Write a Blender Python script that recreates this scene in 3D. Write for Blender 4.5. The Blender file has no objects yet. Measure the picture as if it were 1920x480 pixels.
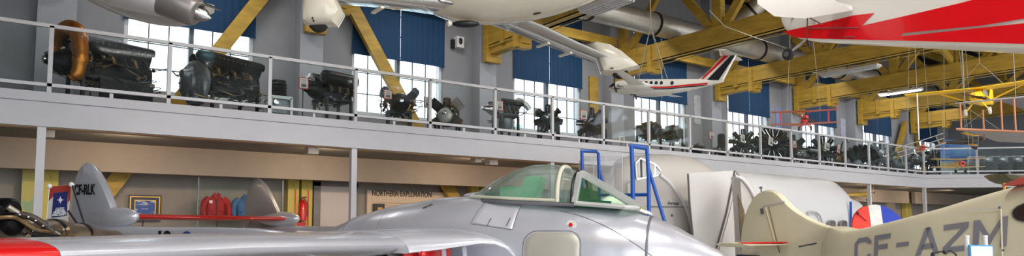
import bpy, bmesh, math, random
from mathutils import Vector as V, Matrix as M4
random.seed(7)
PI = math.pi
C = bpy.context.scene.collection
SC = bpy.context.scene

# ---------------------------------------------------------------- camera
FPX, PCX, PCY, HC = 1288.0, 960.0, 330.0, 1.75
TILT = math.atan(.0717); TH = math.atan2(1780, 1288)
FH = V((math.cos(TH), math.sin(TH), 0)); RT = V((math.sin(TH), -math.cos(TH), 0)); ZZ = V((0, 0, 1))
FW = FH*math.cos(TILT) + ZZ*math.sin(TILT); UP = -FH*math.sin(TILT) + ZZ*math.cos(TILT)
CP = V((0, 0, HC))
cam = bpy.data.cameras.new('camera'); co = bpy.data.objects.new('camera', cam); C.objects.link(co)
cam.sensor_width = 36; cam.lens = 36*FPX/1920
cam.shift_x = 0; cam.shift_y = (PCY-240)/1920
cam.clip_end = 200; cam.clip_start = .05
co.matrix_world = M4(((RT.x, UP.x, -FW.x, CP.x), (RT.y, UP.y, -FW.y, CP.y), (RT.z, UP.z, -FW.z, CP.z), (0, 0, 0, 1)))
SC.camera = co
SC.view_settings.view_transform = 'Standard'; SC.view_settings.look = 'None'
SC.view_settings.gamma = 1; SC.view_settings.use_curve_mapping = False
SC.view_settings.exposure = 0.92

# ---------------------------------------------------------------- world and lights
w = bpy.data.worlds.new('sky'); SC.world = w; w.use_nodes = True
bg = w.node_tree.nodes['Background']; bg.inputs[0].default_value = (.90, .95, 1, 1); bg.inputs[1].default_value = 1.65

def area(name, loc, size, energy, col=(1, 1, 1), tgt=None, spread=PI):
    l = bpy.data.lights.new(name, 'AREA'); l.shape = 'RECTANGLE'; l.size, l.size_y = size; l.energy = energy; l.color = col
    l.spread = spread
    o = bpy.data.objects.new(name, l); C.objects.link(o); o.location = loc
    if tgt is not None: o.rotation_euler = (V(tgt)-V(loc)).to_track_quat('-Z', 'Y').to_euler()
    return o
# unseen fill lights added high over the aircraft, and warm spots under the mezzanine
for i, (x, y) in enumerate([(4, 2), (13, 2), (22, 3), (4, -6), (14, -6)]):
    area('hall_fill', (x, y, 8.6), (5, .5), 260, (1, .97, .93), (x, y, 0))
for x in (1.5, 5.0, 8.5, 12, 15.5, 19, 22.5, 26, 29.5, 33):
    area('mezzanine_spot', (x, 12.9, 3.16), (.5, .12), 14, (1, .76, .52), (x, 15.2, 1.6))
for x in (3, 8, 13, 18, 23, 28, 33):  # area lights without fixtures, added to brighten the walkway
    area('gallery_fill', (x, 13.6, 7.6), (1.5, .4), 26, (1, .97, .94), (x, 14.4, 4))

# ---------------------------------------------------------------- pixel helpers (a sight line meets a plane at a real distance)
def ray(u, v): return FW + RT*((u-PCX)/FPX) + UP*((PCY-v)/FPX)
def atY(u, v, Y): r = ray(u, v); return CP + r*(Y/r.y)
def atX(u, v, X): r = ray(u, v); return CP + r*(X/r.x)
def atd(u, v, d): r = ray(u, v); return CP + r*(d/r.dot(FH))
def onp(u, v, p0, n): r = ray(u, v); return CP + r*((V(p0)-CP).dot(n)/r.dot(n))

# ---------------------------------------------------------------- materials
def S(r, g, b):
    f = lambda c: (c/255/12.92 if c <= 10 else ((c/255+.055)/1.055)**2.4)
    return (f(r), f(g), f(b), 1)
MATS = {}
def mat(name, col, rough=.5, metal=0, var=.12, scale=3, bump=0, emit=0, coat=0, spec=.5, stretch=(1, 1, 1), obj=True, col2=None, thr=None):
    if name in MATS: return MATS[name]
    m = bpy.data.materials.new(name); m.use_nodes = True; nt = m.node_tree; b = nt.nodes['Principled BSDF']
    b.inputs['Roughness'].default_value = rough; b.inputs['Metallic'].default_value = metal
    b.inputs['Coat Weight'].default_value = coat; b.inputs['Specular IOR Level'].default_value = spec
    tc = nt.nodes.new('ShaderNodeTexCoord'); mp = nt.nodes.new('ShaderNodeMapping'); mp.inputs['Scale'].default_value = stretch
    nt.links.new(tc.outputs['Object'], mp.inputs[0])
    n = nt.nodes.new('ShaderNodeTexNoise'); n.inputs['Scale'].default_value = scale; n.inputs['Detail'].default_value = 5
    nt.links.new(mp.outputs[0], n.inputs['Vector'])
    r = nt.nodes.new('ShaderNodeValToRGB')
    r.color_ramp.elements[0].position = .3; r.color_ramp.elements[1].position = .7
    if thr: r.color_ramp.elements[0].position = thr-.04; r.color_ramp.elements[1].position = thr+.04
    c = V(col[:3]); c0 = c*(1-var); c1 = V([min(1, x) for x in c*(1+var)])
    if col2: c0 = c; c1 = V(col2[:3])
    r.color_ramp.elements[0].color = (*c0, 1); r.color_ramp.elements[1].color = (*c1, 1)
    nt.links.new(n.outputs[0], r.inputs[0]); nt.links.new(r.outputs[0], b.inputs['Base Color'])
    if bump:
        bp = nt.nodes.new('ShaderNodeBump'); bp.inputs['Strength'].default_value = bump; bp.inputs['Distance'].default_value = .02
        nt.links.new(n.outputs[0], bp.inputs['Height']); nt.links.new(bp.outputs[0], b.inputs['Normal'])
    if emit:
        b.inputs['Emission Color'].default_value = col; b.inputs['Emission Strength'].default_value = emit
    MATS[name] = m; return m
def glass(name, col, haze=.06, tint=(.96, .98, .97), hazecol=(.8, .85, .85), gloss=1.0, refl=.35):
    m = bpy.data.materials.new(name); m.use_nodes = True; nt = m.node_tree
    for n in list(nt.nodes): nt.nodes.remove(n)
    out = nt.nodes.new('ShaderNodeOutputMaterial'); t = nt.nodes.new('ShaderNodeBsdfTransparent'); t.inputs[0].default_value = (*tint, 1)
    g = nt.nodes.new('ShaderNodeBsdfGlossy'); g.inputs['Roughness'].default_value = .03; g.inputs[0].default_value = (gloss, gloss, gloss, 1)
    d = nt.nodes.new('ShaderNodeBsdfDiffuse'); d.inputs[0].default_value = (*hazecol, 1)
    fr = nt.nodes.new('ShaderNodeFresnel'); fr.inputs[0].default_value = 1.45
    rf = nt.nodes.new('ShaderNodeMath'); rf.operation = 'MULTIPLY'; rf.inputs[1].default_value = refl; nt.links.new(fr.outputs[0], rf.inputs[0])
    m1 = nt.nodes.new('ShaderNodeMixShader'); m2 = nt.nodes.new('ShaderNodeMixShader')
    nz = nt.nodes.new('ShaderNodeTexNoise'); nz.inputs['Scale'].default_value = 2.5
    mr = nt.nodes.new('ShaderNodeMapRange'); mr.inputs[1].default_value = .3; mr.inputs[2].default_value = .75
    mr.inputs[3].default_value = haze*.4; mr.inputs[4].default_value = haze*1.5
    nt.links.new(nz.outputs[0], mr.inputs[0]); nt.links.new(mr.outputs[0], m1.inputs[0])
    nt.links.new(t.outputs[0], m1.inputs[1]); nt.links.new(d.outputs[0], m1.inputs[2])
    nt.links.new(rf.outputs[0], m2.inputs[0]); nt.links.new(m1.outputs[0], m2.inputs[1]); nt.links.new(g.outputs[0], m2.inputs[2])
    nt.links.new(m2.outputs[0], out.inputs[0])
    return m

# ---------------------------------------------------------------- mesh builder
class MB:
    def __init__(s): s.v = []; s.f = []
    def add(s, vs, fs):
        n = len(s.v); s.v += [V(p) for p in vs]; s.f += [[n+i for i in f] for f in fs]; return s
    def box(s, c, d, rot=None):
        c = V(c); x, y, z = d[0]/2, d[1]/2, d[2]/2
        ps = [V((a*x, b*y, e*z)) for a in (-1, 1) for b in (-1, 1) for e in (-1, 1)]
        if rot is not None: ps = [rot @ p for p in ps]
        return s.add([c+p for p in ps], [(0, 1, 3, 2), (4, 6, 7, 5), (0, 4, 5, 1), (2, 3, 7, 6), (0, 2, 6, 4), (1, 5, 7, 3)])
    def bar(s, a, b, w, h, up=ZZ):
        a, b = V(a), V(b); x = (b-a).normalized(); y = V(up).cross(x)
        if y.length < 1e-4: y = V((0, 1, 0)).cross(x)
        y.normalize(); z = x.cross(y)
        return s.box((a+b)/2, ((b-a).length, w, h), M4((x, y, z)).transposed())
    def loft(s, rings, cap=True, closed=True):
        n = len(rings[0]); base = len(s.v); s.v += [V(p) for r in rings for p in r]
        for i in range(len(rings)-1):
            for j in range(n if closed else n-1):
                k = (j+1) % n
                s.f.append([base+i*n+j, base+i*n+k, base+(i+1)*n+k, base+(i+1)*n+j])
        if cap and closed:
            s.f.append([base+j for j in range(n)][::-1]); s.f.append([base+(len(rings)-1)*n+j for j in range(n)])
        return s
    def tube(s, pts, r, seg=8, cap=True):
        pts = [V(p) for p in pts]; rs = r if isinstance(r, (list, tuple)) else [r]*len(pts)
        t0 = (pts[1]-pts[0]).normalized(); a = t0.orthogonal().normalized(); rings = []
        for i, p in enumerate(pts):
            t = (pts[min(i+1, len(pts)-1)]-pts[max(i-1, 0)]).normalized()
            a = (a - t*a.dot(t)).normalized(); b = t.cross(a)
            rings.append([p+(a*math.cos(2*PI*k/seg)+b*math.sin(2*PI*k/seg))*rs[i] for k in range(seg)])
        return s.loft(rings, cap)
    def lathe(s, p, ax, prof, seg=20):
        p, ax = V(p), V(ax).normalized()
        a = ax.orthogonal().normalized(); b = ax.cross(a)
        return s.loft([[p+ax*x+(a*math.cos(2*PI*k/seg)+b*math.sin(2*PI*k/seg))*max(r, 1e-4) for k in range(seg)] for x, r in prof])
    def prism(s, poly, off):
        poly = [V(p) for p in poly]; off = V(off); return s.loft([[p-off/2 for p in poly], [p+off/2 for p in poly]])
    def puffy(s, poly, off, sc=.8, sc2=.45, cen=None):
        poly = [V(p) for p in poly]; off = V(off); c = cen or sum(poly, V())/len(poly)
        L = [(-.5, sc2), (-.42, sc), (-.2, .96), (0, 1), (.2, .96), (.42, sc), (.5, sc2)]
        return s.loft([[c+(p-c)*k+off*t for p in poly] for t, k in L])
    def ell(s, c, r, rot=None, seg=20, rings=12):
        c = V(c); R = []
        for i in range(rings+1):
            a = PI*i/rings; q = []
            for k in range(seg):
                p = V((-math.cos(a)*r[0], max(math.sin(a), 1e-3)*math.cos(2*PI*k/seg)*r[1], max(math.sin(a), 1e-3)*math.sin(2*PI*k/seg)*r[2]))
                q.append(c + (rot @ p if rot is not None else p))
            R.append(q)
        return s.loft(R)
    def build(s, name, m, parent=None, world=False, smooth=True, ang=35):
        vs = s.v
        if parent is None:
            lo = V([min(p[i] for p in vs) for i in range(3)]); hi = V([max(p[i] for p in vs) for i in range(3)])
            org = V(((lo.x+hi.x)/2, (lo.y+hi.y)/2, lo.z)); vs = [p-org for p in vs]
        elif world:
            inv = WM(parent).inverted(); vs = [inv @ p for p in vs]
        me = bpy.data.meshes.new(name); me.from_pydata([tuple(p) for p in vs], [], s.f)
        bm = bmesh.new(); bm.from_mesh(me); bmesh.ops.remove_doubles(bm, verts=bm.verts, dist=1e-5)
        bmesh.ops.recalc_face_normals(bm, faces=bm.faces); bm.to_mesh(me); bm.free()
        if smooth:
            me.polygons.foreach_set('use_smooth', [True]*len(me.polygons)); me.set_sharp_from_angle(angle=math.radians(ang))
        me.materials.append(m); o = bpy.data.objects.new(name, me); C.objects.link(o)
        if parent is None: o.location = org
        else: o.parent = parent
        return o
def WM(o):
    m = M4.LocRotScale(o.location, o.rotation_euler, o.scale)
    return WM(o.parent) @ m if o.parent else m
def thing(name, label, cat, loc=(0, 0, 0), rz=0, group=None, rot=None):
    o = bpy.data.objects.new(name, None); C.objects.link(o); o.empty_display_size = .1
    o.location = loc; o.rotation_euler = rot.to_euler() if rot is not None else (0, 0, rz)
    o['label'] = label; o['category'] = cat
    if group: o['group'] = group
    return o
def tag(o, label, cat, group=None, kind=None):
    o['label'] = label; o['category'] = cat
    if group: o['group'] = group
    if kind: o['kind'] = kind
    return o
def struct(o, label=None):
    o['kind'] = 'structure'
    if label: o['label'] = label
    return o
def copy_tree(o, parent=None):
    c = o.copy(); C.objects.link(c)
    if parent: c.parent = parent
    for ch in list(o.children): copy_tree(ch, c)
    return c
def text(body, size, m, parent, loc, X, Yv, name='lettering', off=0, ext=.002, align='LEFT', squeeze=1, shear=0):
    cu = bpy.data.curves.new(name, 'FONT'); cu.body = body; cu.size = size; cu.offset = off; cu.extrude = ext; cu.align_x = align; cu.shear = shear
    t = bpy.data.objects.new(name, cu); C.objects.link(t)
    bpy.context.view_layer.update()
    me = bpy.data.meshes.new_from_object(t.evaluated_get(bpy.context.evaluated_depsgraph_get()))
    bpy.data.objects.remove(t)
    X = V(X).normalized(); Yv = (V(Yv)-X*V(Yv).dot(X)).normalized(); Z = X.cross(Yv)
    Mx = M4(((X.x, Yv.x, Z.x, loc[0]), (X.y, Yv.y, Z.y, loc[1]), (X.z, Yv.z, Z.z, loc[2]), (0, 0, 0, 1))) @ M4.Diagonal((squeeze, 1, 1, 1))
    if parent: Mx = WM(parent).inverted() @ Mx
    me.transform(Mx); me.materials.clear(); me.materials.append(m)
    o = bpy.data.objects.new(name, me); C.objects.link(o); o.parent = parent
    return o
def sell(c, a, b, hw, hh, n=24, e=2.2, hb=None):
    """superellipse ring about c, half-width hw along a, half-height hh up / hb down along b"""
    out = []
    for k in range(n):
        t = 2*PI*k/n; x, y = math.cos(t), math.sin(t)
        x = math.copysign(abs(x)**(2/e), x); y = math.copysign(abs(y)**(2/e), y)
        out.append(V(c)+V(a)*x*hw+V(b)*y*(hh if y > 0 or hb is None else hb))
    return out
def airfoil(n=14, th=1.0):
    """closed unit airfoil, x 0..1 (LE to TE), z thickness +-.5*th"""
    xs = [(1-math.cos(PI*i/n))/2 for i in range(n+1)]
    t = lambda x: 5*(.2969*math.sqrt(x)-.126*x-.3516*x*x+.2843*x**3-.1036*x**4)*th
    up = [(x, t(x)) for x in xs]; lo = [(x, -t(x)) for x in xs[1:-1]][::-1]
    return up+lo

# shared materials
M_wall = mat('grey_plaster', S(138, 139, 143), .9, var=.04)
M_pil = mat('pale_grey_plaster', S(158, 160, 166), .9, var=.03)
M_low = mat('taupe_plaster', S(150, 142, 134), .9, var=.04)
M_band = mat('warm_taupe_paint', S(150, 138, 126), .85, var=.04)
M_white = mat('white_paint', S(215, 213, 215), .5, var=.02)
M_fascia = mat('white_fascia_paint', S(205, 203, 206), .6, var=.02)
M_conc = mat('concrete', S(186, 184, 178), .45, var=.1, scale=1.5)
M_tim = mat('yellow_painted_timber', S(172, 138, 50), .6, var=.22, scale=2.2, stretch=(1, 1, 4), bump=.2)
M_roof = mat('dark_roof_boards', S(40, 32, 26), .9, var=.3, scale=2)
M_blind = mat('navy_blind_fabric', S(6, 54, 90), .8, var=.12, scale=9, stretch=(6, 1, .15))
M_frame = mat('white_window_frame', S(205, 212, 215), .5, var=.02)
M_mull = mat('dark_window_frame', S(74, 84, 92), .5)
M_glass = glass('railing_glass', None, .012, (.955, .98, .975), (.6, .65, .65), refl=.06)
M_win = glass('window_glass', None, .0, (.98, .99, 1), (.9, .95, 1), gloss=.4, refl=.3)
M_duct = mat('galvanised_steel', S(206, 204, 198), .36, .75, var=.12, scale=3)
M_black = mat('black_paint', S(22, 22, 24), .4, var=.2)
M_silver = mat('silver_aircraft_paint', S(206, 207, 216), .26, .4, var=.04, scale=1.5, coat=.3)
M_silver2 = mat('silver_seam', S(120, 120, 126), .5, .4)
M_red = mat('red_gloss_paint', S(205, 18, 20), .3, var=.05, coat=.4)
M_cream = mat('cream_aircraft_fabric', S(226, 218, 190), .5, var=.04, scale=1.2)
M_wht = mat('white_gloss_paint', S(222, 218, 210), .28, var=.03, coat=.4)
M_chrome = mat('bright_metal', S(200, 200, 202), .2, 1, var=.05)
M_engdk = mat('dark_engine_metal', S(26, 26, 29), .45, .3, spec=.25, var=.4, scale=12, bump=.4)
M_enggr = mat('grey_engine_metal', S(112, 118, 122), .45, .5, var=.25, scale=12, bump=.3)
M_engbr = mat('rusty_engine_metal', S(92, 62, 38), .5, .5, var=.3, scale=12)
M_engbl = mat('blue_black_engine_metal', S(34, 46, 62), .35, .6, var=.3, scale=10)
M_engbk = mat('black_engine_enamel', S(11, 11, 13), .4, 0, spec=.2, var=.3, scale=8)
M_brass = mat('tan_engine_pipe', S(128, 104, 72), .4, .7, var=.2)
M_copper = mat('copper_manifold', S(190, 118, 44), .35, .75, var=.25, scale=6)
M_stand = mat('charcoal_stand_steel', S(40, 42, 46), .5, .4)
M_paper = mat('white_card', S(225, 218, 210), .7, var=.03)
M_grn = mat('green_cockpit_paint', S(84, 196, 128), .5, var=.15)
M_grd = mat('dark_green_paint', S(10, 92, 58), .4, var=.15)
M_tyre = mat('tyre_rubber', S(36, 34, 34), .8)
M_blue = mat('blue_enamel', S(28, 84, 172), .35, var=.08)
M_wire = mat('steel_wire', S(140, 136, 124), .4, .6)
# ================================================================ the hall
YW, YR, YB = 15.7, 12.4, 14.7          # window wall, railing line, bulkhead under the mezzanine
DZ, SZ = 3.74, 3.22                    # mezzanine deck, its underside
PX = [0.5+4.885*i for i in range(8)]   # pilasters and trusses
WX = [(YW*(.105+.3112*i), YW*(.2675+.3112*i)) for i in range(8)]
SILL, HEAD = 4.47, 8.5
XE = 39.8
def wallbox(x0, x1, z0, z1, y0=YW, y1=YW+.35):
    return ((x0+x1)/2, (y0+y1)/2, (z0+z1)/2), (x1-x0, y1-y0, z1-z0)
mb = MB(); x = -9
for a, b in WX:
    mb.box(*wallbox(x, a, DZ-.1, 10)); mb.box(*wallbox(a, b, DZ-.1, SILL)); mb.box(*wallbox(a, b, HEAD, 10)); x = b
mb.box(*wallbox(x, XE, DZ-.1, 10))
struct(mb.build('wall_back', M_wall, smooth=False), 'grey gallery wall with tall windows')
struct(MB().box(*wallbox(-9, XE, 0, DZ-.1)).build('wall_back_lower', M_low, smooth=False), 'taupe ground floor wall under the mezzanine')
mb = MB()
for i, p in enumerate(PX):
    w_ = .62 if i == 0 else .54
    mb = MB().box((p, YW-.2, (DZ+10)/2), (w_, .4, 10-DZ)); struct(mb.build('pilaster', M_pil, smooth=False), 'pale grey wall pilaster')
struct(MB().box((XE+.15, 4, 5), (.3, 24, 10)).build('wall_right', M_wall, smooth=False), 'grey end wall')
struct(MB().box((-9.15, 4, 5), (.3, 24, 10)).build('wall_left', M_wall, smooth=False))
struct(MB().box((15.5, 2, -.05), (50, 28, .1)).build('floor', M_conc, smooth=False))
struct(MB().box((15.5, 4, 10.05), (50, 24.2, .1)).build('ceiling', M_roof, smooth=False), 'dark boarded roof above the trusses')
for j, y in enumerate([14.5, 12.7, 10.9, 9.1, 7.3, 5.5, 3.7, 1.9]):
    struct(MB().box((15.5, y, 9.85), (49, .12, .3)).build('ceiling_purlin', M_tim, smooth=False))
# mezzanine
CX = YR*2.348; q = math.sqrt(.5)
edge = [(-9, YR), (CX, YR), (CX+9*q, YR-9*q), (XE, YR-9*q), (XE, YW), (-9, YW)]
mb = MB().loft([[V((x, y, SZ+.06)) for x, y in edge], [V((x, y, DZ)) for x, y in edge]])
struct(mb.build('mezzanine_floor', mat('mezzanine_deck_grey', S(112, 108, 104), .8), smooth=False), 'grey mezzanine deck behind the railing')
mb = MB(); mb.box(((CX-9)/2, YR-.04, (SZ+DZ)/2), (CX+9, .08, DZ-SZ))
d1 = V((q, -q, 0)); c0 = V((CX, YR, (SZ+DZ)/2))
mb.bar(c0-V((0, .04, 0)), c0+d1*9-V((0, .04, 0)), .08, DZ-SZ)
fas = mb.build('trim_mezzanine', M_fascia, smooth=False); struct(fas, 'white fascia board along the mezzanine edge')
mb = MB(); mb.box(((CX-9)/2, YR-.085, SZ+.37), (CX+9, .012, .012)); mb.bar(c0+V((0, -.09, .11)), c0+d1*9+V((0, -.09, .11)), .012, .012)
struct(mb.build('trim_fascia_line', M_silver2, smooth=False))
mb = MB(); mb.box(((CX-9)/2, YR+.12, SZ+.015), (CX+9, .2, .05))
struct(mb.build('trim_soffit', mat('tan_soffit_strip', S(190, 160, 128), .7), smooth=False), 'tan strip under the fascia edge')
# bulkhead under the mezzanine, with a gap near its far end
for a, b in ((-9, 32.9), (33.5, XE)):
    struct(MB().box(((a+b)/2, YB+.08, (2.74+SZ+.06)/2), (b-a, .16, SZ+.06-2.74)).build('wall_bulkhead', M_band, smooth=False), 'warm lit taupe bulkhead under the mezzanine')
# support columns
for k in (0, 3, 6, 9, 12, 15, 18):
    x = YR*(.027+.1316*k) if k else .28
    x = min(x, CX)
    struct(MB().box((x, YR+.03, SZ/2+.02), (.11, .11, SZ+.04)).build('mezzanine_column', M_white, smooth=False), 'white square steel column carrying the mezzanine')
# windows: frame, bars, panes; blinds
for i, (a, b) in enumerate(WX):
    fr = MB(); m_ = (a+b)/2; y = YW+.12
    for x in (a+.04, b-.04): fr.box((x, y, (SILL+HEAD)/2), (.08, .12, HEAD-SILL))
    for z in (SILL+.04, HEAD-.04): fr.box((m_, y, z), (b-a, .12, .08))
    fo = fr.build('window_%d' % (i+1), M_frame, smooth=False); struct(fo, 'white framed gallery window with daylight behind')
    mu = MB().box((m_, y, (SILL+HEAD)/2), (.09, .13, HEAD-SILL)); mu.build('centre_mullion', M_mull, fo, world=True, smooth=False)
    gb = MB()
    for h0, h1 in ((a+.08, m_-.05), (m_+.05, b-.08)):
        for k in (1, 2): gb.box((h0+(h1-h0)*k/3, y, (SILL+HEAD)/2), (.022, .03, HEAD-SILL-.1))
        for k in range(1, 8): gb.box(((h0+h1)/2, y, SILL+.53*k), (h1-h0, .03, .022))
    gb.build('glazing_bars', M_mull, fo, world=True, smooth=False)
    MB().box((m_, y+.02, (SILL+HEAD)/2), (b-a-.1, .01, HEAD-SILL-.1)).build('pane', M_win, fo, world=True, smooth=False)
ORD = ['first', 'second', 'third', 'fourth', 'fifth', 'sixth', 'seventh', 'eighth']
for i, (a, b) in enumerate(WX):
    m_ = (a+b)/2
    for side, h0, h1 in (('left', a-.02, m_-.003), ('right', m_+.003, b+.02)):
        zb = 5.93
        t = thing('roller_blind', 'navy blue roller blind, %s half of the %s gallery window from the left' % (side, ORD[i]), 'blind', ((h0+h1)/2, YW-.06, zb), group='navy blinds in the gallery windows')
        mb = MB(); n = 40; rows = []
        for z in (zb+.03, HEAD+.1):
            rows.append([V((h0+(h1-h0)*k/n, YW-.06+.006*math.sin(k*1.3), z)) for k in range(n+1)])
        pts = [rows[0]+[p+V((0, .008, 0)) for p in rows[0][::-1]], rows[1]+[p+V((0, .008, 0)) for p in rows[1][::-1]]]
        mb.loft(pts); mb.build('fabric', M_blind, t, world=True)
        MB().box(((h0+h1)/2, YW-.056, zb+.015), (h1-h0, .022, .03)).build('bottom_bar', M_blind, t, world=True, smooth=False)
# far view outside
g = MB().box((20, 40, 4), (90, 2, 9.2)); g.box((26, 38.9, 4), (6, .3, 9.7)); g.box((40, 38.9, 4), (9, .3, 9.9))
tag(g.build('distant_building', mat('pale_roof_sheet', S(150, 175, 180), .8), smooth=False), 'low pale building outside beyond the gallery windows', 'building')

# ---------------------------------------------------------------- roof trusses
TB, TT = 6.56, 9.1
def truss(i, x):
    L = ['at the left end above the engine with the copper duct', 'between the first and second windows', 'with its end bracket left of the third window', 'reaching up right from behind the twin engined model', 'just right of the fin of the twin engined model', 'above the red biplane model', 'crossing behind the tubular lamp', 'farthest down the hall']
    t = thing('roof_truss', 'yellow painted timber roof truss, ' + L[i], 'truss', (x, 15.2, TB), group='yellow timber roof trusses')
    mk = lambda n: n.build  # noqa
    y0, y1 = 15.25, -7
    mb = MB()
    for s in (-1, 1): mb.box((x+s*.13, (y0+y1)/2, TB+.25), (.1, y0-y1, .5))
    mb.box((x, (y0+y1)/2, TB+.03), (.34, y0-y1, .06)); mb.build('bottom_chord', M_tim, t, world=True, smooth=False)
    MB().box((x, (y0+y1)/2, TT), (.3, y0-y1, .3)).build('top_chord', M_tim, t, world=True, smooth=False)
    nodes = [15.0, 11.45, 7.9, 4.35, .8, -2.75, -6.3]
    for y in nodes:
        MB().box((x, y, (TB+TT)/2+.1), (.2, .28, TT-TB-.3)).build('vertical_post', M_tim, t, world=True, smooth=False)
    for a, b in zip(nodes[:-1], nodes[1:]):
        m_ = (a+b)/2
        MB().bar((x, a-.12, TB+.4), (x, m_, TT-.1), .14, .22).build('diagonal', M_tim, t, world=True, smooth=False)
        MB().bar((x, b+.12, TB+.4), (x, m_, TT-.1), .14, .22).build('diagonal', M_tim, t, world=True, smooth=False)
        # tie rods' timber cleats
    for y in nodes[1:]:
        g = MB().prism([(x, y-.3, TB+.48), (x, y+.3, TB+.48), (x, y+.16, TB+.75), (x, y-.16, TB+.75)], (.12, 0, 0))
        g.build('gusset', M_tim, t, world=True, smooth=False)
    # end bracket (bolster and struts) at the wall
    mb = MB(); mb.box((x, 14.3, TB-.12), (.26, 1.5, .24)); mb.box((x, 15.1, TB+.1), (.5, .16, 1.1)); mb.box((x, 13.75, TB+.05), (.5, .14, .75)); mb.box((x, 14.35, TB+.2), (.46, .14, .6))
    mb.box((x, 13.75, TB-.28), (.3, .2, .14))
    mb.build('end_bracket', M_tim, t, world=True, smooth=False)
    # thin tie rods below the chord
    for s in (-.19, .19):
        MB().tube([(x+s, 15, TB-.05), (x+s, -6, TB-.05)], .014, 5).build('tie_rod', mat('pale_tie_rod', S(206, 176, 100), .4, .3), t, world=True)
    return t
for i, x in enumerate(PX): truss(i, x)
# longitudinal timbers between the trusses
LN = ['along the window heads', 'over the walkway', 'over the hall']
for j, (y, z, s) in enumerate([(15.2, 7.42, .28), (11.45, 8.5, .3)]):
    for i in range(7):
        o = MB().bar((PX[i]+.17, y, z), (PX[i+1]-.17, y, z), .16, s).build('longitudinal_timber', M_tim, smooth=False)
        tag(o, 'yellow longitudinal timber %s, bay %s from the left' % (LN[j], ORD[i]), 'timber', 'longitudinal timbers between the trusses')
for i in (2, 4, 6):
    t = thing('sway_brace', 'yellow crossed sway brace between trusses above the walkway, %s bay' % ORD[i], 'brace', (PX[i]+2.4, 9.7, 7.2), group='sway braces between the trusses')
    MB().bar((PX[i]+.2, 9.7, 7.15), (PX[i+1]-.2, 9.7, 9.0), .1, .2).build('brace_arm', M_tim, t, world=True, smooth=False)
    MB().bar((PX[i]+.2, 9.55, 9.0), (PX[i+1]-.2, 9.55, 7.15), .1, .2).build('brace_arm', M_tim, t, world=True, smooth=False)
# long sloping wall braces either side of the second and last pilasters
for px, nm in ((PX[1], 'left'), (PX[7], 'far right')):
    for s, sn in ((-1, 'left'), (1, 'right')):
        a = V((px+s*.25, YW-.28, 8.2 if px < 9 else TB+.1)); b = V((px+s*4.7, YW-.28, 1.2))
        if px > 9: b = V((px+s*1.85, YW-.28, 3.9)) if s < 0 else V((px+s*1.9, YW-.28, 3.9))
        o = MB().bar(a, b, .14, .3, up=V((0, 1, 0)).cross(b-a)).build('wall_brace', M_tim, smooth=False)
        tag(o, 'yellow sloping timber wall brace, %s leg of the %s pair' % (sn, nm), 'brace', 'sloping wall braces')
# ground floor wall posts with peeling paint
M_peel = mat('peeling_green_paint', S(150, 176, 140), .8, scale=4, stretch=(1, 1, .5), col2=S(196, 184, 108), thr=.5)
M_peel2 = mat('peeling_yellow_paint', S(204, 186, 96), .8, scale=5, stretch=(1, 1, .4), col2=S(150, 96, 48), thr=.68)
for i, p in enumerate(PX):
    for s in (-1, 1):
        m_ = M_peel if (i == 0 and s < 0) else M_peel2
        o = MB().box((p-.13+s*.155, YW-.12, 1.5), (.25, .2, 3.0)).build('wall_post', m_, smooth=False)
        tag(o, '%s peeling timber post on the ground floor wall, %s of the %s pair' % ('green' if m_ is M_peel else 'yellow', 'left' if s < 0 else 'right', ORD[i]), 'post', 'peeling wall posts')

# ---------------------------------------------------------------- railing
rl = thing('glass_railing', 'long white mezzanine railing with clear glass panels', 'railing', (10, YR, DZ))
pxs = [YR*(-.1036)] + [YR*(.028+.1316*k) for k in range(16)] + [YR*2.113, YR*2.228, CX]
prev = -6
RZ = 4.765
def post(p): MB().box((p[0], p[1], (DZ+RZ)/2-.0), (.06, .06, RZ-DZ)).build('post', M_white, rl, world=True, smooth=False)
P2 = [V((CX, YR, 0)), V((CX, YR, 0))+d1*1.93, V((CX, YR, 0))+d1*4.2, V((CX, YR, 0))+d1*6.5, V((CX, YR, 0))+d1*8.9]
ends = [V((x, YR, 0)) for x in pxs]; ends = [V((-4, YR, 0))]+ends+P2[1:]
for e in ends: post(e)
for a, b in zip(ends[:-1], ends[1:]):
    dr = (b-a).normalized(); a2, b2 = a+dr*.04, b-dr*.04
    MB().bar(V((a2.x, a2.y, 4.315)), V((b2.x, b2.y, 4.315)), .008, .83).build('glass_panel', M_glass, rl, world=True, smooth=False)
    m_ = (a+b)/2; MB().box((m_.x, m_.y, DZ+.04), (.05, .05, .08)).build('foot', M_white, rl, world=True, smooth=False)
mb = MB()
for z, h in ((RZ, .055), (3.86, .05)):
    for a, b in ((V((-9, YR, z)), V((CX, YR, z))), (V((CX, YR, z)), V((CX, YR, z))+d1*9)):
        MB().bar(a, b, .06, h).build('top_rail' if z > 4 else 'bottom_rail', M_white, rl, world=True, smooth=False)
# inner stair railing at the far right
sr = thing('stair_railing', 'white inner stair railing behind the far right railing', 'railing', (32.5, 11.6, DZ))
o0 = V((CX+2.6, YR-.6, 0))
MB().bar(o0+ZZ*4.55, o0+d1*6+ZZ*4.55, .05, .05).build('top_rail', M_white, sr, world=True, smooth=False)
MB().bar(o0+ZZ*4.4, o0+d1*6+ZZ*3.9, .04, .04).build('sloping_rail', M_white, sr, world=True, smooth=False)
for k in range(5):
    p = o0+d1*(1.45*k); MB().box((p.x, p.y, (DZ+4.55)/2), (.05, .05, 4.55-DZ)).build('post', M_white, sr, world=True, smooth=False)

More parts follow.
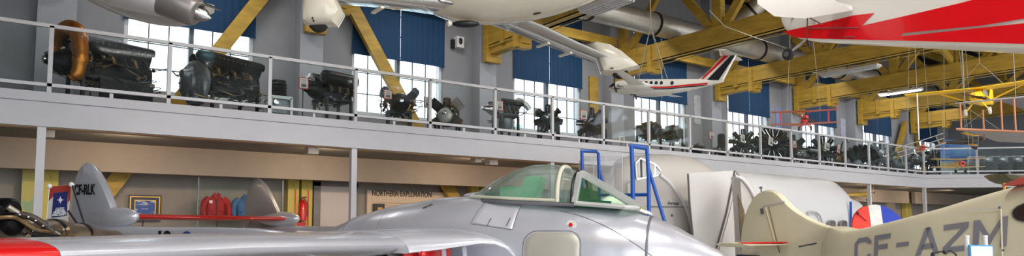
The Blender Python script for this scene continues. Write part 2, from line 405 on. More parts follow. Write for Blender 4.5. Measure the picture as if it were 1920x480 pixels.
# ---------------------------------------------------------------- duct, lamps
dt = thing('spiral_duct', 'large galvanised spiral duct running along the hall above the trusses', 'duct', (15, 13.0, 7.0))
mb = MB(); prof = []
L = 36; n = 240
for k in range(n+1):
    prof.append((L*k/n, .31+(.006 if k % 2 else 0)))
mb.lathe((3, 13.0, 7.38), (1, 0, 0), prof, 24); mb.build('duct_tube', M_duct, dt, world=True, ang=80)
for k in range(12): MB().lathe((4.5+2.44*k, 13.0, 7.38), (1, 0, 0), [(0, .33), (0, .345), (.07, .345), (.07, .33)], 24).build('hanger_band', M_black, dt, world=True)
def arc(ps, n=8):
    ps = [V(p) for p in ps]; out = []
    for i in range(len(ps)-1):
        p0 = ps[max(i-1, 0)]; p1 = ps[i]; p2 = ps[i+1]; p3 = ps[min(i+2, len(ps)-1)]
        for k in range(n):
            t = k/n; out.append(.5*((2*p1)+(p2-p0)*t+(2*p0-5*p1+4*p2-p3)*t*t+(3*p1-p0-3*p2+p3)*t**3))
    return out+[ps[-1]]
fd = dt
pts = arc([(17.0, 12.9, 7.5), (16.9, 11.9, 7.75), (17.1, 11.3, 8.3), (17.2, 11.2, 9.2)], 12)
MB().tube(pts, [.24+(.02 if i % 2 else 0) for i in range(len(pts))], 16).build('duct_hose', M_duct, fd, world=True, ang=80)
for i in (8, 16): MB().tube([pts[i], pts[i+1]], .28, 16).build('hose_clamp', M_black, fd, world=True)
cd = thing('cross_duct', 'grey round duct crossing the hall beside the yellow monoplane model', 'duct', (35.6, 9, 7.2))
MB().tube([(31.6, 8.9, 7.36), (31.6, 2, 7.36)], .26, 18).build('duct_tube', mat('grey_duct_steel', S(126, 132, 132), .35, .8), cd, world=True)
pts = arc([(31.6, 9, 7.36), (31.6, 9.9, 7.3), (31.0, 10.8, 6.95), (29.9, 11.6, 7.2)], 10)
MB().tube(pts, [.24+(.02 if i % 2 else 0) for i in range(len(pts))], 14).build('duct_hose', M_duct, cd, world=True, ang=80)
M_tube = mat('lit_fluorescent_tube', (1, .98, .95, 1), emit=14)
M_off = mat('unlit_lamp_louvre', S(214, 214, 214), .35, .1)
def lamp(name, label, c, ln, wd, lit):
    t = thing(name, label, 'lamp', c, group='hanging tube lamps')
    MB().box((0, 0, .05), (wd, ln, .07)).build('housing', M_white, t, smooth=False)
    if lit:
        for s in (-.06, .06): MB().tube([(s, -ln/2+.04, -.005), (s, ln/2-.04, -.005)], .018, 8).build('tube', M_tube, t)
    else:
        n = 5 if wd > .4 else 2
        for k in range(n): MB().box((wd*((k+.5)/n-.5), 0, -.005), (wd/n*.55, ln*.96, .04)).build('louvre', M_off, t, smooth=False)
    for s in (-1, 1): MB().tube([(0, s*ln*.4, .08), (0, s*ln*.4, 3.1)], .006, 5).build('hanger', M_wire, t)
p = atd(1137, 12, 14.6); lamp('louvre_lamp', 'unlit white louvred lamp beside the cream aircraft nose', p, 1.3, .5, False)
p = atd(1593, 135, 22.0); lamp('tube_lamp', 'unlit white batten lamp under the red and white aircraft', p, 1.9, .3, False)
p = atd(1688, 174, 26.6); lamp('tube_lamp', 'lit tube lamp between the far trusses', p, 1.6, .26, True)
for x, y in [(5, 6), (9, 6), (13, 6), (17, 6), (5, 1), (9, 1), (13, 1), (2, -3), (7, -3)]:  # extra tube lamps added out of view to fill the hall with light
    t = thing('tube_lamp', 'added lit tube lamp, out of view over the middle of the hall', 'lamp', (x, y, 8.3), group='added hall tube lamps')
    MB().box((0, 0, .05), (1.8, .3, .07)).build('housing', M_white, t, smooth=False)
    for s in (-.06, .06): MB().tube([(-.85, s, -.005), (.85, s, -.005)], .018, 8).build('tube', M_tube, t)
    for s in (-1, 1): MB().tube([(s*.7, 0, .08), (s*.7, 0, 1.7)], .006, 5).build('hanger', M_wire, t)
# small things on the walls
def wallbox_thing(u0, v0, u1, v1, Y, dep, name, m, label, cat, group=None):
    a, b = atY(u0, v0, Y), atY(u1, v1, Y)
    o = MB().box(((a.x+b.x)/2, Y-dep/2, (a.z+b.z)/2), (abs(b.x-a.x), dep, abs(a.z-b.z))).build(name, m, smooth=False)
    return tag(o, label, cat, group)
t = thing('wall_speaker', 'small white wall speaker with black grille beside third window', 'speaker', atY(860, 92, YW-.1))
a = atY(860, 80, YW-.12)
MB().box(a, (.22, .2, .3)).build('case', M_white, t, world=True, smooth=False)
MB().ell(a+V((.0, -.1, .02)), (.06, .03, .09)).build('grille', M_black, t, world=True)
MB().box(a+V((-.15, .05, -.05)), (.08, .1, .24)).build('bracket', M_black, t, world=True, smooth=False)
t = thing('emergency_light', 'twin headed emergency light on the second pilaster', 'lamp', atY(580, 65, YW-.45))
a = atY(580, 58, YW-.45)
MB().box(a, (.22, .08, .1)).build('case', M_white, t, world=True, smooth=False)
for s in (-.09, .09): MB().lathe(a+V((s, -.03, -.02)), (s*2, -1, -.3), [(0, .03), (.06, .06), (.07, .055), (.05, .01)], 14).build('lamp_head', M_chrome, t, world=True)
wallbox_thing(1103, 143, 1120, 226, YW, .06, 'propeller_board', M_tim, 'tall yellow board hanging on the wall right of the third window', 'board')
M_post = mat('pale_lilac_poster', S(168, 170, 190), .6, var=.2, scale=8)
wallbox_thing(1300, 178, 1313, 234, YW, .03, 'wall_banner', mat('pale_grey_poster', S(172, 172, 172), .6, var=.2, scale=8), 'tall pale grey wall banner right of the fourth window', 'banner', 'wall banners')
wallbox_thing(1453, 202, 1464, 246, YW, .03, 'wall_banner', mat('pale_blue_poster', S(128, 146, 188), .6, var=.25, scale=8), 'tall pale blue wall banner behind the red biplane model', 'banner', 'wall banners')
wallbox_thing(1575, 222, 1585, 258, YW, .03, 'wall_banner', M_post, 'tall lilac wall banner right of the red biplane model', 'banner', 'wall banners')
p = atY(1160, 267, YW-.2)
t = thing('sky_photograph', 'large sky photograph panel standing at the far end of the gallery', 'picture', atd(1795, 318, 28.5))
a = atd(1762, 262, 28.5); b = atd(1832, 262, 28.5); c = atd(1762, 322, 28.5)
M_sky = mat('printed_sky', S(10, 70, 160), .6, scale=1.2, stretch=(1, 1, 2.5), col2=S(120, 165, 205), thr=None)
MB().bar((a+b)/2+V((0, 0, -.45))-(b-a)/2, (a+b)/2+V((0, 0, -.45))+(b-a)/2, .03, .9).build('sky_print', M_sky, t, world=True, smooth=False)
M_tq = mat('printed_hangar_floor', S(150, 170, 170), .4, var=.2, scale=2)
MB().bar((a+b)/2+V((0, 0, -1.2))-(b-a)/2, (a+b)/2+V((0, 0, -1.2))+(b-a)/2, .03, .58).build('floor_print', M_tq, t, world=True, smooth=False)
for k, (u, w_) in enumerate([(1854, .4), (1882, .38), (1910, .38)]):
    t = thing('display_case', ['glazed display case nearest the last railing corner', 'glazed display case in the middle of the far gallery', 'glazed display case at the right edge of the far gallery'][k], 'display case', atd(u, 318, 27.5), group='far gallery display cases')
    t.location.z = DZ
    MB().box((0, 0, .25), (w_, .5, .5)).build('base', M_enggr, t, smooth=False)
    MB().box((0, 0, .8), (w_*.96, .48, .6)).build('glass_box', M_glass, t, smooth=False)
    MB().ell((0, 0, .65), (.3, .14, .14)).build('model_inside', M_silver, t)
# ---------------------------------------------------------------- ground floor wall things
Yg = YW-.02
def wb(u0, v0, u1, v1, Y, dep):
    a, b = atY(u0, v0, Y), atY(u1, v1, Y); return MB().box(((a.x+b.x)/2, Y-dep/2, (a.z+b.z)/2), (abs(b.x-a.x), dep, abs(a.z-b.z)))
a = atY(600, 349, Yg); b = atY(656, 352, Yg)
do = MB().box(((a.x+b.x)/2, Yg-.02, a.z/2), (b.x-a.x, .06, a.z)).build('door_1', mat('pale_door_paint', S(202, 190, 184), .5, var=.02), smooth=False); struct(do, 'pale door in a grey frame left of the exhibit panel')
fr = MB()
for x in (a.x-.09, b.x+.09): fr.box((x, Yg-.04, a.z/2), (.16, .1, a.z+.2))
fr.box(((a.x+b.x)/2, Yg-.04, a.z+.08), (b.x-a.x+.34, .1, .16)); fr.build('door_frame', mat('grey_door_frame', S(128, 122, 120), .6), do, world=True, smooth=False)
MB().ell((b.x-.1, Yg-.1, 1.0), (.05, .03, .02)).build('handle', M_chrome, do, world=True)
t = thing('exhibit_panel', 'beige exhibit wall panel headed NORTHERN EXPLORATION', 'sign', atY(770, 430, Yg))
a = atY(687, 352, Yg); b = atY(848, 361, Yg)
M_beige = mat('beige_panel', S(216, 194, 170), .8, var=.03)
MB().box(((a.x+b.x)/2, Yg-.03, (a.z-.06)/2+.3), (b.x-a.x, .06, a.z-.66)).build('board', M_beige, t, world=True, smooth=False)
M_ink = mat('dark_print', S(58, 48, 44), .7)
p = atY(697, 367, Yg-.07); p2 = atY(808, 371, Yg-.07)
tx = text('NORTHERN EXPLORATION', .2, M_ink, t, p, (1, 0, 0), (0, 0, 1), 'heading', off=.002)
wd = max(v.co.x for v in tx.data.vertices)-min(v.co.x for v in tx.data.vertices)
k_ = (p2.x-p.x)/wd; x0_ = min(v.co.x for v in tx.data.vertices)
for v in tx.data.vertices: v.co.x = x0_+(v.co.x-x0_)*k_
mb = MB()
for k in range(4): mb.box((p.x+1.0, Yg-.065, p.z-.17-.065*k), (1.7, .006, .012))
mb.build('text_lines', mat('faint_print', S(170, 146, 122), .8), t, world=True, smooth=False)
a = atY(701, 384, Yg-.1); pc = MB().box(a+V((.13, 0, -.1)), (.3, .03, .26)); pc.build('photo_plaque', M_black, t, world=True, smooth=False)
MB().box(a+V((.16, -.02, -.12)), (.13, .01, .12)).build('photo', mat('amber_photo', S(226, 160, 60), .5), t, world=True, smooth=False)
t = thing('framed_picture', 'gilt framed aircraft picture on the ground floor wall', 'picture', atY(270, 413, Yg))
a = atY(241, 368, Yg); b = atY(300, 412, Yg); cx_, cz_ = (a.x+b.x)/2, (a.z+b.z)/2; W_, H_ = b.x-a.x, a.z-b.z+.06
M_gold = mat('gilt_frame', S(186, 142, 62), .35, .7)
MB().box((cx_, Yg-.03, cz_), (W_, .05, H_)).build('frame', M_black, t, world=True, smooth=False)
MB().box((cx_, Yg-.06, cz_), (W_*.93, .02, H_*.9)).build('gilt_border', M_gold, t, world=True, smooth=False)
MB().box((cx_, Yg-.068, cz_), (W_*.86, .02, H_*.82)).build('black_mount', M_black, t, world=True, smooth=False)
MB().box((cx_, Yg-.08, cz_), (W_*.66, .01, H_*.62)).build('inner_frame', M_gold, t, world=True, smooth=False)
MB().box((cx_, Yg-.087, cz_), (W_*.6, .008, H_*.56)).build('print', mat('blue_print', S(52, 82, 150), .5, scale=5, stretch=(1, 1, 3), col2=S(190, 190, 200), thr=.6), t, world=True, smooth=False)
# display case with flying jackets
t = thing('display_case', 'clear display case of flying jackets against the ground floor wall', 'display case', atY(425, 430, 15.2), group=None)
a = atY(372, 333, 14.9); b = atY(530, 337, 14.9)
t.location = ((a.x+b.x)/2, 15.3, 0)
MB().box(((a.x+b.x)/2, 15.24, (a.z+.02+.45)/2), (b.x-a.x, .7, a.z-.45)).build('glass_box', M_glass, t, world=True, smooth=False)
MB().box(((a.x+b.x)/2, 15.24, .22), (b.x-a.x, .72, .44)).build('plinth', M_enggr, t, world=True, smooth=False)
mb = MB()
for x in (a.x, b.x): mb.box((x, 14.88, (a.z+.45)/2), (.025, .025, a.z-.45))
mb.build('corner_trim', M_enggr, t, world=True, smooth=False)
def jacket(name, u, v, sc, m, label, yaw=0):
    p = atY(u, v, 15.2); t = thing(name, label, 'jacket', p-ZZ*.8*sc, yaw)
    z0 = .8*sc
    rings = []
    for z, hw, hd in [(0, .23, .12), (.1, .26, .14), (.35, .27, .15), (.55, .27, .14), (.66, .22, .12), (.74, .12, .09), (.8, .09, .08)]:
        rings.append(sell((0, 0, z*sc), (1, 0, 0), (0, 1, 0), hw*sc, hd*sc, 20, 2.2))
    MB().loft(rings).build('body', m, t)
    for s in (-1, 1):
        MB().tube(arc([(s*.2*sc, 0, .66*sc), (s*.33*sc, -.02, .52*sc), (s*.37*sc, -.06, .25*sc), (s*.33*sc, -.1, .02*sc)], 5), [.1*sc]*6+[.085*sc]*6+[.07*sc]*4, 12).build('sleeve', m, t)
        MB().prism([(s*.02, -.13*sc, .6*sc), (s*.12*sc, -.11*sc, .78*sc), (s*.02, -.05*sc, .86*sc)], (0, .03, 0)).build('collar', m, t)
        MB().box((s*.15*sc, -.15*sc, .3*sc), (.12*sc, .03, .03)).build('pocket_flap', m, t)
    MB().box((0, -.15*sc, .33*sc), (.02, .02, .6*sc)).build('zip', M_black, t)
    MB().tube([(0, 0, .8*sc), (0, 0, .98*sc)], .03*sc, 8).build('hanger', M_glass, t)
    return t
jk = jacket('flying_jacket', 405, 364, .68, mat('red_jacket_cloth', S(168, 22, 26), .7, var=.15), 'red flying jacket hanging in the display case')
MB().box((-.12, -.11, .38), (.06, .02, .06)).build('badge', M_paper, jk, smooth=False)
jacket('flying_jacket', 460, 367, .66, mat('blue_jacket_cloth', S(70, 110, 160), .7, var=.15), 'blue flying jacket half hidden behind the silver fin')
o = wb(470, 354, 476, 430, 15.0, .03).build('orange_banner', mat('orange_banner_cloth', S(236, 124, 28), .6), smooth=False); tag(o, 'narrow orange banner edge beside the blue jacket', 'banner')
t = thing('fire_extinguisher', 'red fire extinguisher on the yellow wall post', 'fire extinguisher', atY(567, 415, YW-.3))
a = atY(567.5, 392, YW-.3)
MB().lathe(a+V((0, 0, -.27)), ZZ, [(0, .01), (.01, .085), (.38, .085), (.44, .05), (.47, .03), (.5, .03)], 18).build('cylinder', M_red, t, world=True)
MB().bar(a+V((-.06, -.02, .25)), a+V((.07, -.02, .27)), .02, .03).build('lever', M_black, t, world=True, smooth=False)
MB().tube(arc([a+V((.03, -.02, .22)), a+V((.1, -.04, .1)), a+V((.1, -.05, -.15))], 5), .012, 6).build('hose', M_black, t, world=True)
MB().box(a+V((0, .06, -.35)), (.2, .02, .1)).build('instruction_plate', M_red, t, world=True, smooth=False)
mb = MB()
for s in (-.15, .15): mb.box(a+V((s, .07, 0)), (.02, .04, .9))
mb.build('red_trim', M_red, t, world=True, smooth=False)
# boxes hung under the mezzanine edge
for k, (u0, v0, u1, v1, nm, cat) in enumerate([(78, 235, 102, 259, 'soffit_box', 'box'), (575, 270, 594, 290, 'soffit_box', 'box'), (887, 293, 898, 305, 'camera_housing', 'camera'), (914, 294, 929, 310, 'soffit_box', 'box')]):
    Y = 12.75; a, b = atY(u0, v0, Y), atY(u1, v1, Y); tp = SZ+.05
    o = MB().box(((a.x+b.x)/2, Y, (tp+b.z)/2), (b.x-a.x, .2, tp-b.z)).build(nm, mat('cream_box', S(196, 184, 170), .6), smooth=False)
    tag(o, ['pale box under the mezzanine near its left end', 'pale box under the mezzanine right of the far silver fin', 'small dark fronted camera housing under the mezzanine', 'pale box under the mezzanine above the jet canopy'][k], cat)
# ================================================================ silver twin boom jet (foreground)
ANG = .36; cA, sA = math.cos(ANG), math.sin(ANG)
VA = FH*sA - RT*cA; VS = -RT*sA - FH*cA
VN = FH*8.5 + RT*8.5*(1352-960)/FPX
VZ = math.atan2(VA.y, VA.x)
jet = thing('twin_boom_jet', 'silver twin boom jet with clear canopy and red tailplane in the foreground', 'aircraft', (VN.x, VN.y, 0), VZ)
def tbl(T, t):
    for i in range(len(T)-1):
        if T[i][0] <= t <= T[i+1][0]:
            k = (t-T[i][0])/(T[i+1][0]-T[i][0]); k = k*k*(3-2*k)*.35+k*.65
            return [a+(b-a)*k for a, b in zip(T[i][1:], T[i+1][1:])]
    return list(T[0][1:]) if t < T[0][0] else list(T[-1][1:])
# t, top z, bottom z, half width
POD = [(-.13, 1.27, 1.17, .04), (-.08, 1.34, 1.08, .13), (.05, 1.45, .98, .23), (.34, 1.62, .84, .37), (.6, 1.76, .75, .47), (.83, 1.86, .69, .54), (1.1, 1.95, .64, .6),
       (1.5, 2.02, .59, .66), (2.0, 2.06, .56, .71), (2.6, 2.11, .55, .74), (3.2, 2.16, .55, .75), (3.7, 2.15, .58, .75), (4.26, 2.08, .63, .72), (4.7, 2.01, .69, .67), (5.1, 1.91, .76, .6), (5.5, 1.76, .84, .5), (6.0, 1.6, .95, .4), (6.4, 1.5, 1.02, .33)]
def podring(t, g=0, n=48):
    zt, zb, hw = tbl(POD, t); zc = zb+(zt-zb)*.45
    return sell((t, 0, zc), (0, 1, 0), (0, 0, 1), hw+g, zt-zc+g, n, 2.15, hb=zc-zb+g)
def podskin(t, z, g=0):
    """outer half width of the pod at height z"""
    zt, zb, hw = tbl(POD, t); zc = zb+(zt-zb)*.45; hh = (zt-zc) if z > zc else (zc-zb)
    k = min(1, abs(z-zc)/hh); return (hw)*(1-k**2.15)**(1/2.15)+g
N_ = 70
ts = [-.13+(6.4+.13)*(k/N_)**1.25 for k in range(N_+1)]
# nose cone is its own panel
MB().loft([podring(t) for t in [-.13, -.12, -.1, -.08, -.04, 0, .05, .12, .2, .3, .4, .5, .6, .7, .8, .835]]).build('nose_cone', mat('pale_silver_nose', S(196, 196, 204), .32, .4, var=.03, coat=.3), jet)
MB().loft([podring(t) for t in [.845]+[t for t in ts if t > .9]]).build('fuselage_pod', M_silver, jet)
MB().loft([podring(t, g) for t, g in ((.825, .001), (.832, .004), (.85, .004), (.857, .001))]).build('nose_seam', M_silver2, jet)
MB().lathe((6.38, 0, 1.26), (1, 0, 0), [(0, .3), (.25, .26), (.25, .24), (-.1, .2)], 28).build('jet_pipe', M_engdk, jet)
def skinpoly(pts, g, name, m, inset=None):
    """a panel laid on the starboard pod skin from (t, z) outline"""
    c = (sum(p[0] for p in pts)/len(pts), sum(p[1] for p in pts)/len(pts)); rings = []
    for k in (1, .96, .8, .6, .4, .2, .02):
        rings.append([V((c[0]+(p[0]-c[0])*k, podskin(c[0]+(p[0]-c[0])*k, c[1]+(p[1]-c[1])*k)+(g if k < 1 else 0), c[1]+(p[1]-c[1])*k)) for p in pts])
    return MB().loft(rings).build(name, m, jet)
def rrect(t0, t1, z0, z1, r, n=6):
    out = []
    for cx, cz, a0 in ((t1-r, z1-r, 0), (t0+r, z1-r, 90), (t0+r, z0+r, 180), (t1-r, z0+r, 270)):
        for k in range(n+1): a = math.radians(a0+90*k/n); out.append((cx+r*math.cos(a), cz+r*math.sin(a)))
    return out
def dens(pts, m=5):
    out = []
    for a, b in zip(pts, pts[1:]+pts[:1]):
        for k in range(m): out.append((a[0]+(b[0]-a[0])*k/m, a[1]+(b[1]-a[1])*k/m))
    return out
skinpoly(dens(rrect(1.64, 2.33, 1.1, 1.66, .16), 2), .006, 'gun_camera_panel', mat('cream_silver_panel', S(186, 182, 170), .4, .35, var=.04), )
ol = dens(rrect(1.62, 2.35, 1.08, 1.68, .17), 2)
MB().tube([V((t, podskin(t, z, .001), z)) for t, z in ol+ol[:1]], .006, 5).build('panel_outline', M_silver2, jet)
skinpoly(dens([(2.52, 1.7), (2.5, 2.0), (3.0, 2.06), (3.08, 1.78)], 5), .007, 'access_hatch', mat('hatch_silver', S(212, 212, 220), .35, .3, var=.03), )
ol = dens([(2.51, 1.69), (2.49, 2.01), (3.01, 2.07), (3.1, 1.77)], 6)
MB().tube([V((t, podskin(t, z, .001), z)) for t, z in ol+ol[:1]], .004, 5).build('hatch_outline', M_silver2, jet)
for t in (2.6, 2.86): MB().bar((t, podskin(t, 1.74, .006), 1.74), (t-.03, podskin(t, 1.83, .006), 1.84), .012, .012).build('hatch_latch', M_silver2, jet)
MB().bar((3.9, podskin(3.9, 1.98, .003), 1.98), (3.78, podskin(3.8, 2.035, .003), 2.035), .01, .03).build('vent_slot', M_black, jet)
s_ = podskin(1.77, 1.75)
MB().lathe((1.77, s_-.004, 1.75), (0, 1, .25), [(0, .07), (.008, .068), (.009, .0)], 24).build('release_plate', M_wht, jet)
MB().lathe((1.77, s_+.002, 1.755), (0, 1, .25), [(0, .026), (.012, .024), (.016, .0)], 16).build('red_button', M_red, jet)
ln = [(1.95-.115*k, 1.93-.018*k-.0035*k*k) for k in range(12)]
MB().tube([V((t, podskin(t, z, .001), z)) for t, z in ln], .005, 5).build('curved_seam', M_silver2, jet)
for t_ in (4.55, 5.2):
    MB().tube([V((t_+.0, math.cos(a)*(podring(t_)[0].y+.001), 0)) if 0 else p for p in [x for x in podring(t_, .001)][0:25]], .003, 5).build('pod_seam', M_silver2, jet)
# canopy
CANT = [(1.80, 2.455), (1.92, 2.51), (2.1, 2.56), (2.25, 2.575), (2.45, 2.565), (2.65, 2.52), (2.85, 2.43), (3.0, 2.35), (3.15, 2.255), (3.28, 2.19)]
def sill(t): return 2.035+.05*(t-1.75)+(.02*max(0, t-2.6))
def canring(t, g=0, n=28):
    zt = tbl(CANT, t)[0]+g; zs = sill(t); hw = (.43 if t < 2.6 else .43-.2*((t-2.6)/.7)**1.6)+g; out = []
    for k in range(n+1):
        a = PI*k/n; x = math.cos(a); y = math.sin(a)
        out.append(V((t, math.copysign(abs(x)**.85, x)*hw, zs+(zt-zs)*y**.85)))
    return out
M_can = glass('canopy_perspex', None, .15, (.9, .95, .93), (.66, .74, .72))
M_canf = mat('cream_canopy_frame', S(206, 204, 184), .45, var=.05)
def canopy(ts_, name, m, g=0):
    mb = MB(); ro = [canring(t, g) for t in ts_]; ri = [canring(t, g-.008) for t in ts_]
    mb.loft([a+b[::-1] for a, b in zip(ro, ri)]); return mb.build(name, m, jet, ang=60)
can = canopy([2.02+.1*k for k in range(13)]+[3.27], 'canopy_bubble', M_can)
fwd = canopy([1.80, 1.87, 1.95], 'front_hood', M_can)
for t, r in ((1.985, .03), (1.79, .02)):
    MB().tube(canring(t, .004), r, 8).build('canopy_arch', M_canf if t > 1.9 else M_black, jet)
for s in (1, -1):
    MB().tube([V((t, s*(abs(canring(t)[0].y)+.004), sill(t)+.02)) for t in [1.98+.13*k for k in range(11)]], .022, 8).build('canopy_sill_frame', M_canf, jet)
    MB().tube([V((t, s*(abs(canring(t)[0].y)+.015), sill(t)-.028)) for t in [1.75+.13*k for k in range(11)]], .024, 8).build('sill_rail', M_silver2, jet)
MB().tube(canring(3.26, .0), .015, 8).build('canopy_tail_frame', M_silver, jet)
MB().ell((3.33, 0, 2.16), (.16, .12, .05)).build('canopy_fairing', M_silver, jet)
# cockpit inside
MB().loft([[(1.2, -.36, 1.98), (1.2, .36, 1.98), (1.2, .36, 1.96), (1.2, -.36, 1.96)], [(3.1, -.3, 2.125), (3.1, .3, 2.125), (3.1, .3, 2.1), (3.1, -.3, 2.1)]]).build('cockpit_floor', M_grd, jet)
MB().prism([(2.42, 0, 2.06), (2.30, 0, 2.40), (2.42, 0, 2.42), (2.52, 0, 2.40), (2.62, 0, 2.1)], (0, .3, 0)).build('seat_back', M_grn, jet)
MB().box((2.7, 0, 2.19), (.36, .32, .16)).build('rear_deck_box', M_grn, jet)
MB().box((2.98, 0, 2.16), (.28, .24, .08)).build('radio_shelf', M_grd, jet)
MB().tube([(2.55, -.1, 2.1), (2.5, -.1, 2.44), (2.5, .1, 2.44), (2.55, .1, 2.1)], .02, 8).build('headrest_frame', M_enggr, jet)
for s in (-.36, .36): MB().bar((1.3, s, 2.0), (1.98, s, 2.06), .03, .1).build('cockpit_side_wall', M_grd, jet)
MB().prism([(1.6, 0, 1.98), (1.6, 0, 2.2), (1.72, 0, 2.24), (1.75, 0, 1.98)], (0, .5, 0)).build('instrument_panel', M_grd, jet)
# windscreen
ap, bs, ft = (1.73, .25, 2.42), (1.75, .45, 2.03), (.98, .25, 1.965)
M_scr = mat('dull_silver_frame', S(186, 186, 184), .5, .2)
M_wg = glass('windscreen_glass', None, .05, (.84, .93, .82), (.4, .5, .4))
mir = lambda p: (p[0], -p[1], p[2])
for s, f in ((1, lambda p: p), (-1, mir)):
    MB().prism([f(ap), f(bs), f((1.12, .36, 1.955)), f(ft)], (0, .006, .003)).build('side_screen', M_wg, jet, smooth=False)
    MB().bar(f(ap), f(ft), .05, .06).build('screen_frame', M_scr, jet)
    MB().bar(f(ap), f(bs), .06, .07).build('screen_frame', M_scr, jet)
    MB().tube([f(bs), f((1.12, .4, 1.975)), f(ft)], .03, 8).build('screen_frame', M_scr, jet)
MB().prism([ap, mir(ap), mir(ft), ft], (.004, 0, .004)).build('front_screen', mat('x', S(0, 0, 0)) if 0 else M_wg, jet, smooth=False)
MB().tube([ap, (1.76, 0, 2.455), mir(ap)], .03, 8).build('screen_frame', M_scr, jet)
MB().tube([ft, mir(ft)], .02, 8).build('screen_frame', mat('olive_sealant', S(150, 150, 90), .6), jet)
MB().prism([(1.0, .17, 1.96), (1.0, -.17, 1.96), (.86, -.1, 1.9), (.86, .1, 1.9)], (.02, 0, .04)).build('screen_base', M_silver, jet)
# wing, starboard then port
AF = airfoil(18)
def wsec(s, le, te, z, th, sg=1): return [V((le+(te-le)*x, sg*s, z+y*th*(te-le))) for x, y in AF]
WG = [(1.95, 3.32, 5.95, 1.53, .115), (2.4, 3.38, 5.9, 1.535, .112), (3.2, 3.47, 5.78, 1.55, .108), (4.2, 3.58, 5.62, 1.56, .115), (5.1, 3.66, 5.54, 1.555, .12), (5.72, 3.72, 5.48, 1.555, .126)]
for sg in (1, -1):
    MB().loft([wsec(*w_, sg) for w_ in WG]).build('wing', M_silver, jet, ang=50)
    MB().loft([wsec(*w_, sg) for w_ in [(5.725, 3.72, 5.48, 1.555, .126), (6.0, 3.74, 5.45, 1.555, .13), (6.4, 3.82, 5.35, 1.557, .125), (6.6, 3.95, 5.2, 1.56, .09), (6.66, 4.15, 4.95, 1.56, .04)]]).build('wing_tip', M_red, jet, ang=50)
    # root with open intake: hollow lip shell (upper and lower skins) swelling forward at the pod
    st = [(.5, 2.42, 6.1, 1.05, 1.45, .93), (.6, 2.40, 6.1, 1.12, 1.55, .95), (.7, 2.42, 6.1, 1.27, 1.62, .97), (.78, 2.46, 6.1, 1.38, 1.66, 1), (.86, 2.53, 6.09, 1.47, 1.69, 1.03), (.95, 2.62, 6.08, 1.515, 1.705, 1.08), (1.1, 2.74, 6.06, 1.53, 1.71, 1.13), (1.35, 2.88, 6.03, 1.505, 1.71, 1.19), (1.65, 3.07, 5.98, 1.465, 1.70, 1.27), (1.96, 3.27, 5.95, 1.44, 1.69, 1.34)]
    def root(side):
        R = []
        for s, le, te, zl, zt, zb in st:
            c = te-le; pts = []; n = 22; z0 = zl if side > 0 else zb; z1 = zt if side > 0 else zb-.06; x1 = .2 if side > 0 else .3
            for k in range(n+1):
                x = (1-math.cos(PI*k/n))/2
                if x < x1: z = z0+(z1-z0)*math.sqrt(max(0, 1-(1-x/x1)**2))
                else: q_ = (x-x1)/(1-x1); z = z1+(1.53-z1)*(q_*q_*(1.6-.6*q_))
                pts.append((le+c*x, z))
            e = .012*(-1 if side > 0 else 1)
            inner = [(le+c*.5, z0+(1.53-z0)*.6+e), (le+c*.2, z0+(1.53-z0)*.1+e), (le+.03, z0+e)]
            R.append([V((x, sg*s, z)) for x, z in pts+inner])
        return MB().loft(R)
    root(1).build('intake_upper_lip', M_silver, jet, ang=50); root(-1).build('intake_lower_lip', M_silver, jet, ang=50)
    # inside the intake
    MB().prism([(3.35, sg*.6, .9), (3.55, sg*1.94, 1.3), (3.55, sg*1.94, 1.62), (3.35, sg*.6, 1.66)], (.03, 0, 0)).build('intake_grey_duct', mat('duct_grey', S(120, 116, 116), .6), jet, smooth=False)
    MB().prism([(3.12, sg*1.22, 1.14), (3.38, sg*1.9, 1.3), (3.38, sg*1.9, 1.52), (3.12, sg*1.22, 1.58)], (.02, 0, 0)).build('intake_cover', M_red, jet, smooth=False)
    for s in (1.25, 1.5, 1.75):
        MB().bar((2.86+(s-1.2)*.62, sg*s, 1.2), (2.9+(s-1.2)*.62, sg*(s-.04), 1.54), .015, .09, up=(0, 1, 0)).build('intake_vane', M_silver, jet)
    MB().ell((3.12, sg*1.93, 1.42), (.04, .04, .04)).build('wing_lamp', M_red, jet)
    # boom, fin, bullet
    MB().loft([sell((t, sg*1.75, z), (0, 1, 0), (0, 0, 1), r, r*1.05, 24, 2) for t, z, r in [(4.9, 1.55, .06), (5.2, 1.55, .12), (5.6, 1.55, .155), (6.4, 1.555, .165), (7.2, 1.57, .155), (8.0, 1.6, .14), (8.7, 1.62, .1), (8.95, 1.63, .03)]]).build('tail_boom', M_silver, jet)
    fin = [(7.95, 1.66), (8.02, 1.85), (8.12, 2.05), (8.24, 2.25), (8.36, 2.42), (8.46, 2.54), (8.55, 2.62), (8.64, 2.66), (8.73, 2.64), (8.8, 2.56), (8.85, 2.44), (8.88, 2.3), (8.895, 2.1), (8.9, 1.9), (8.89, 1.72), (8.84, 1.6), (8.7, 1.5), (8.5, 1.47), (8.2, 1.5), (8.0, 1.56)]
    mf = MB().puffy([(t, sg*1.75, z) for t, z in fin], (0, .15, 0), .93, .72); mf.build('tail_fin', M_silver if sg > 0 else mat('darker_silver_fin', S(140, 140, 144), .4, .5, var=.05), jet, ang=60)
    MB().tube([V((8.5, sg*(1.75)+.055, 1.6)), V((8.56, sg*1.75+.058, 2.0)), V((8.62, sg*1.75+.05, 2.5))], .004, 5).build('rudder_hinge_line', M_silver2, jet)
    MB().loft([sell((t, sg*1.75, z), (0, 1, 0), (0, 0, 1), r*.9, r, 20, 2) for t, z, r in [(7.66, 1.875, .01), (7.68, 1.872, .05), (7.74, 1.868, .09), (7.86, 1.862, .13), (8.05, 1.858, .15), (8.25, 1.855, .14), (8.5, 1.85, .1), (8.7, 1.84, .05), (8.85, 1.83, .01)]]).build('tailplane_bullet', M_silver, jet)
    MB().ell((8.92, sg*1.75, 1.85), (.02, .015, .02)).build('tail_lamp', M_red, jet)
TP = airfoil(12)
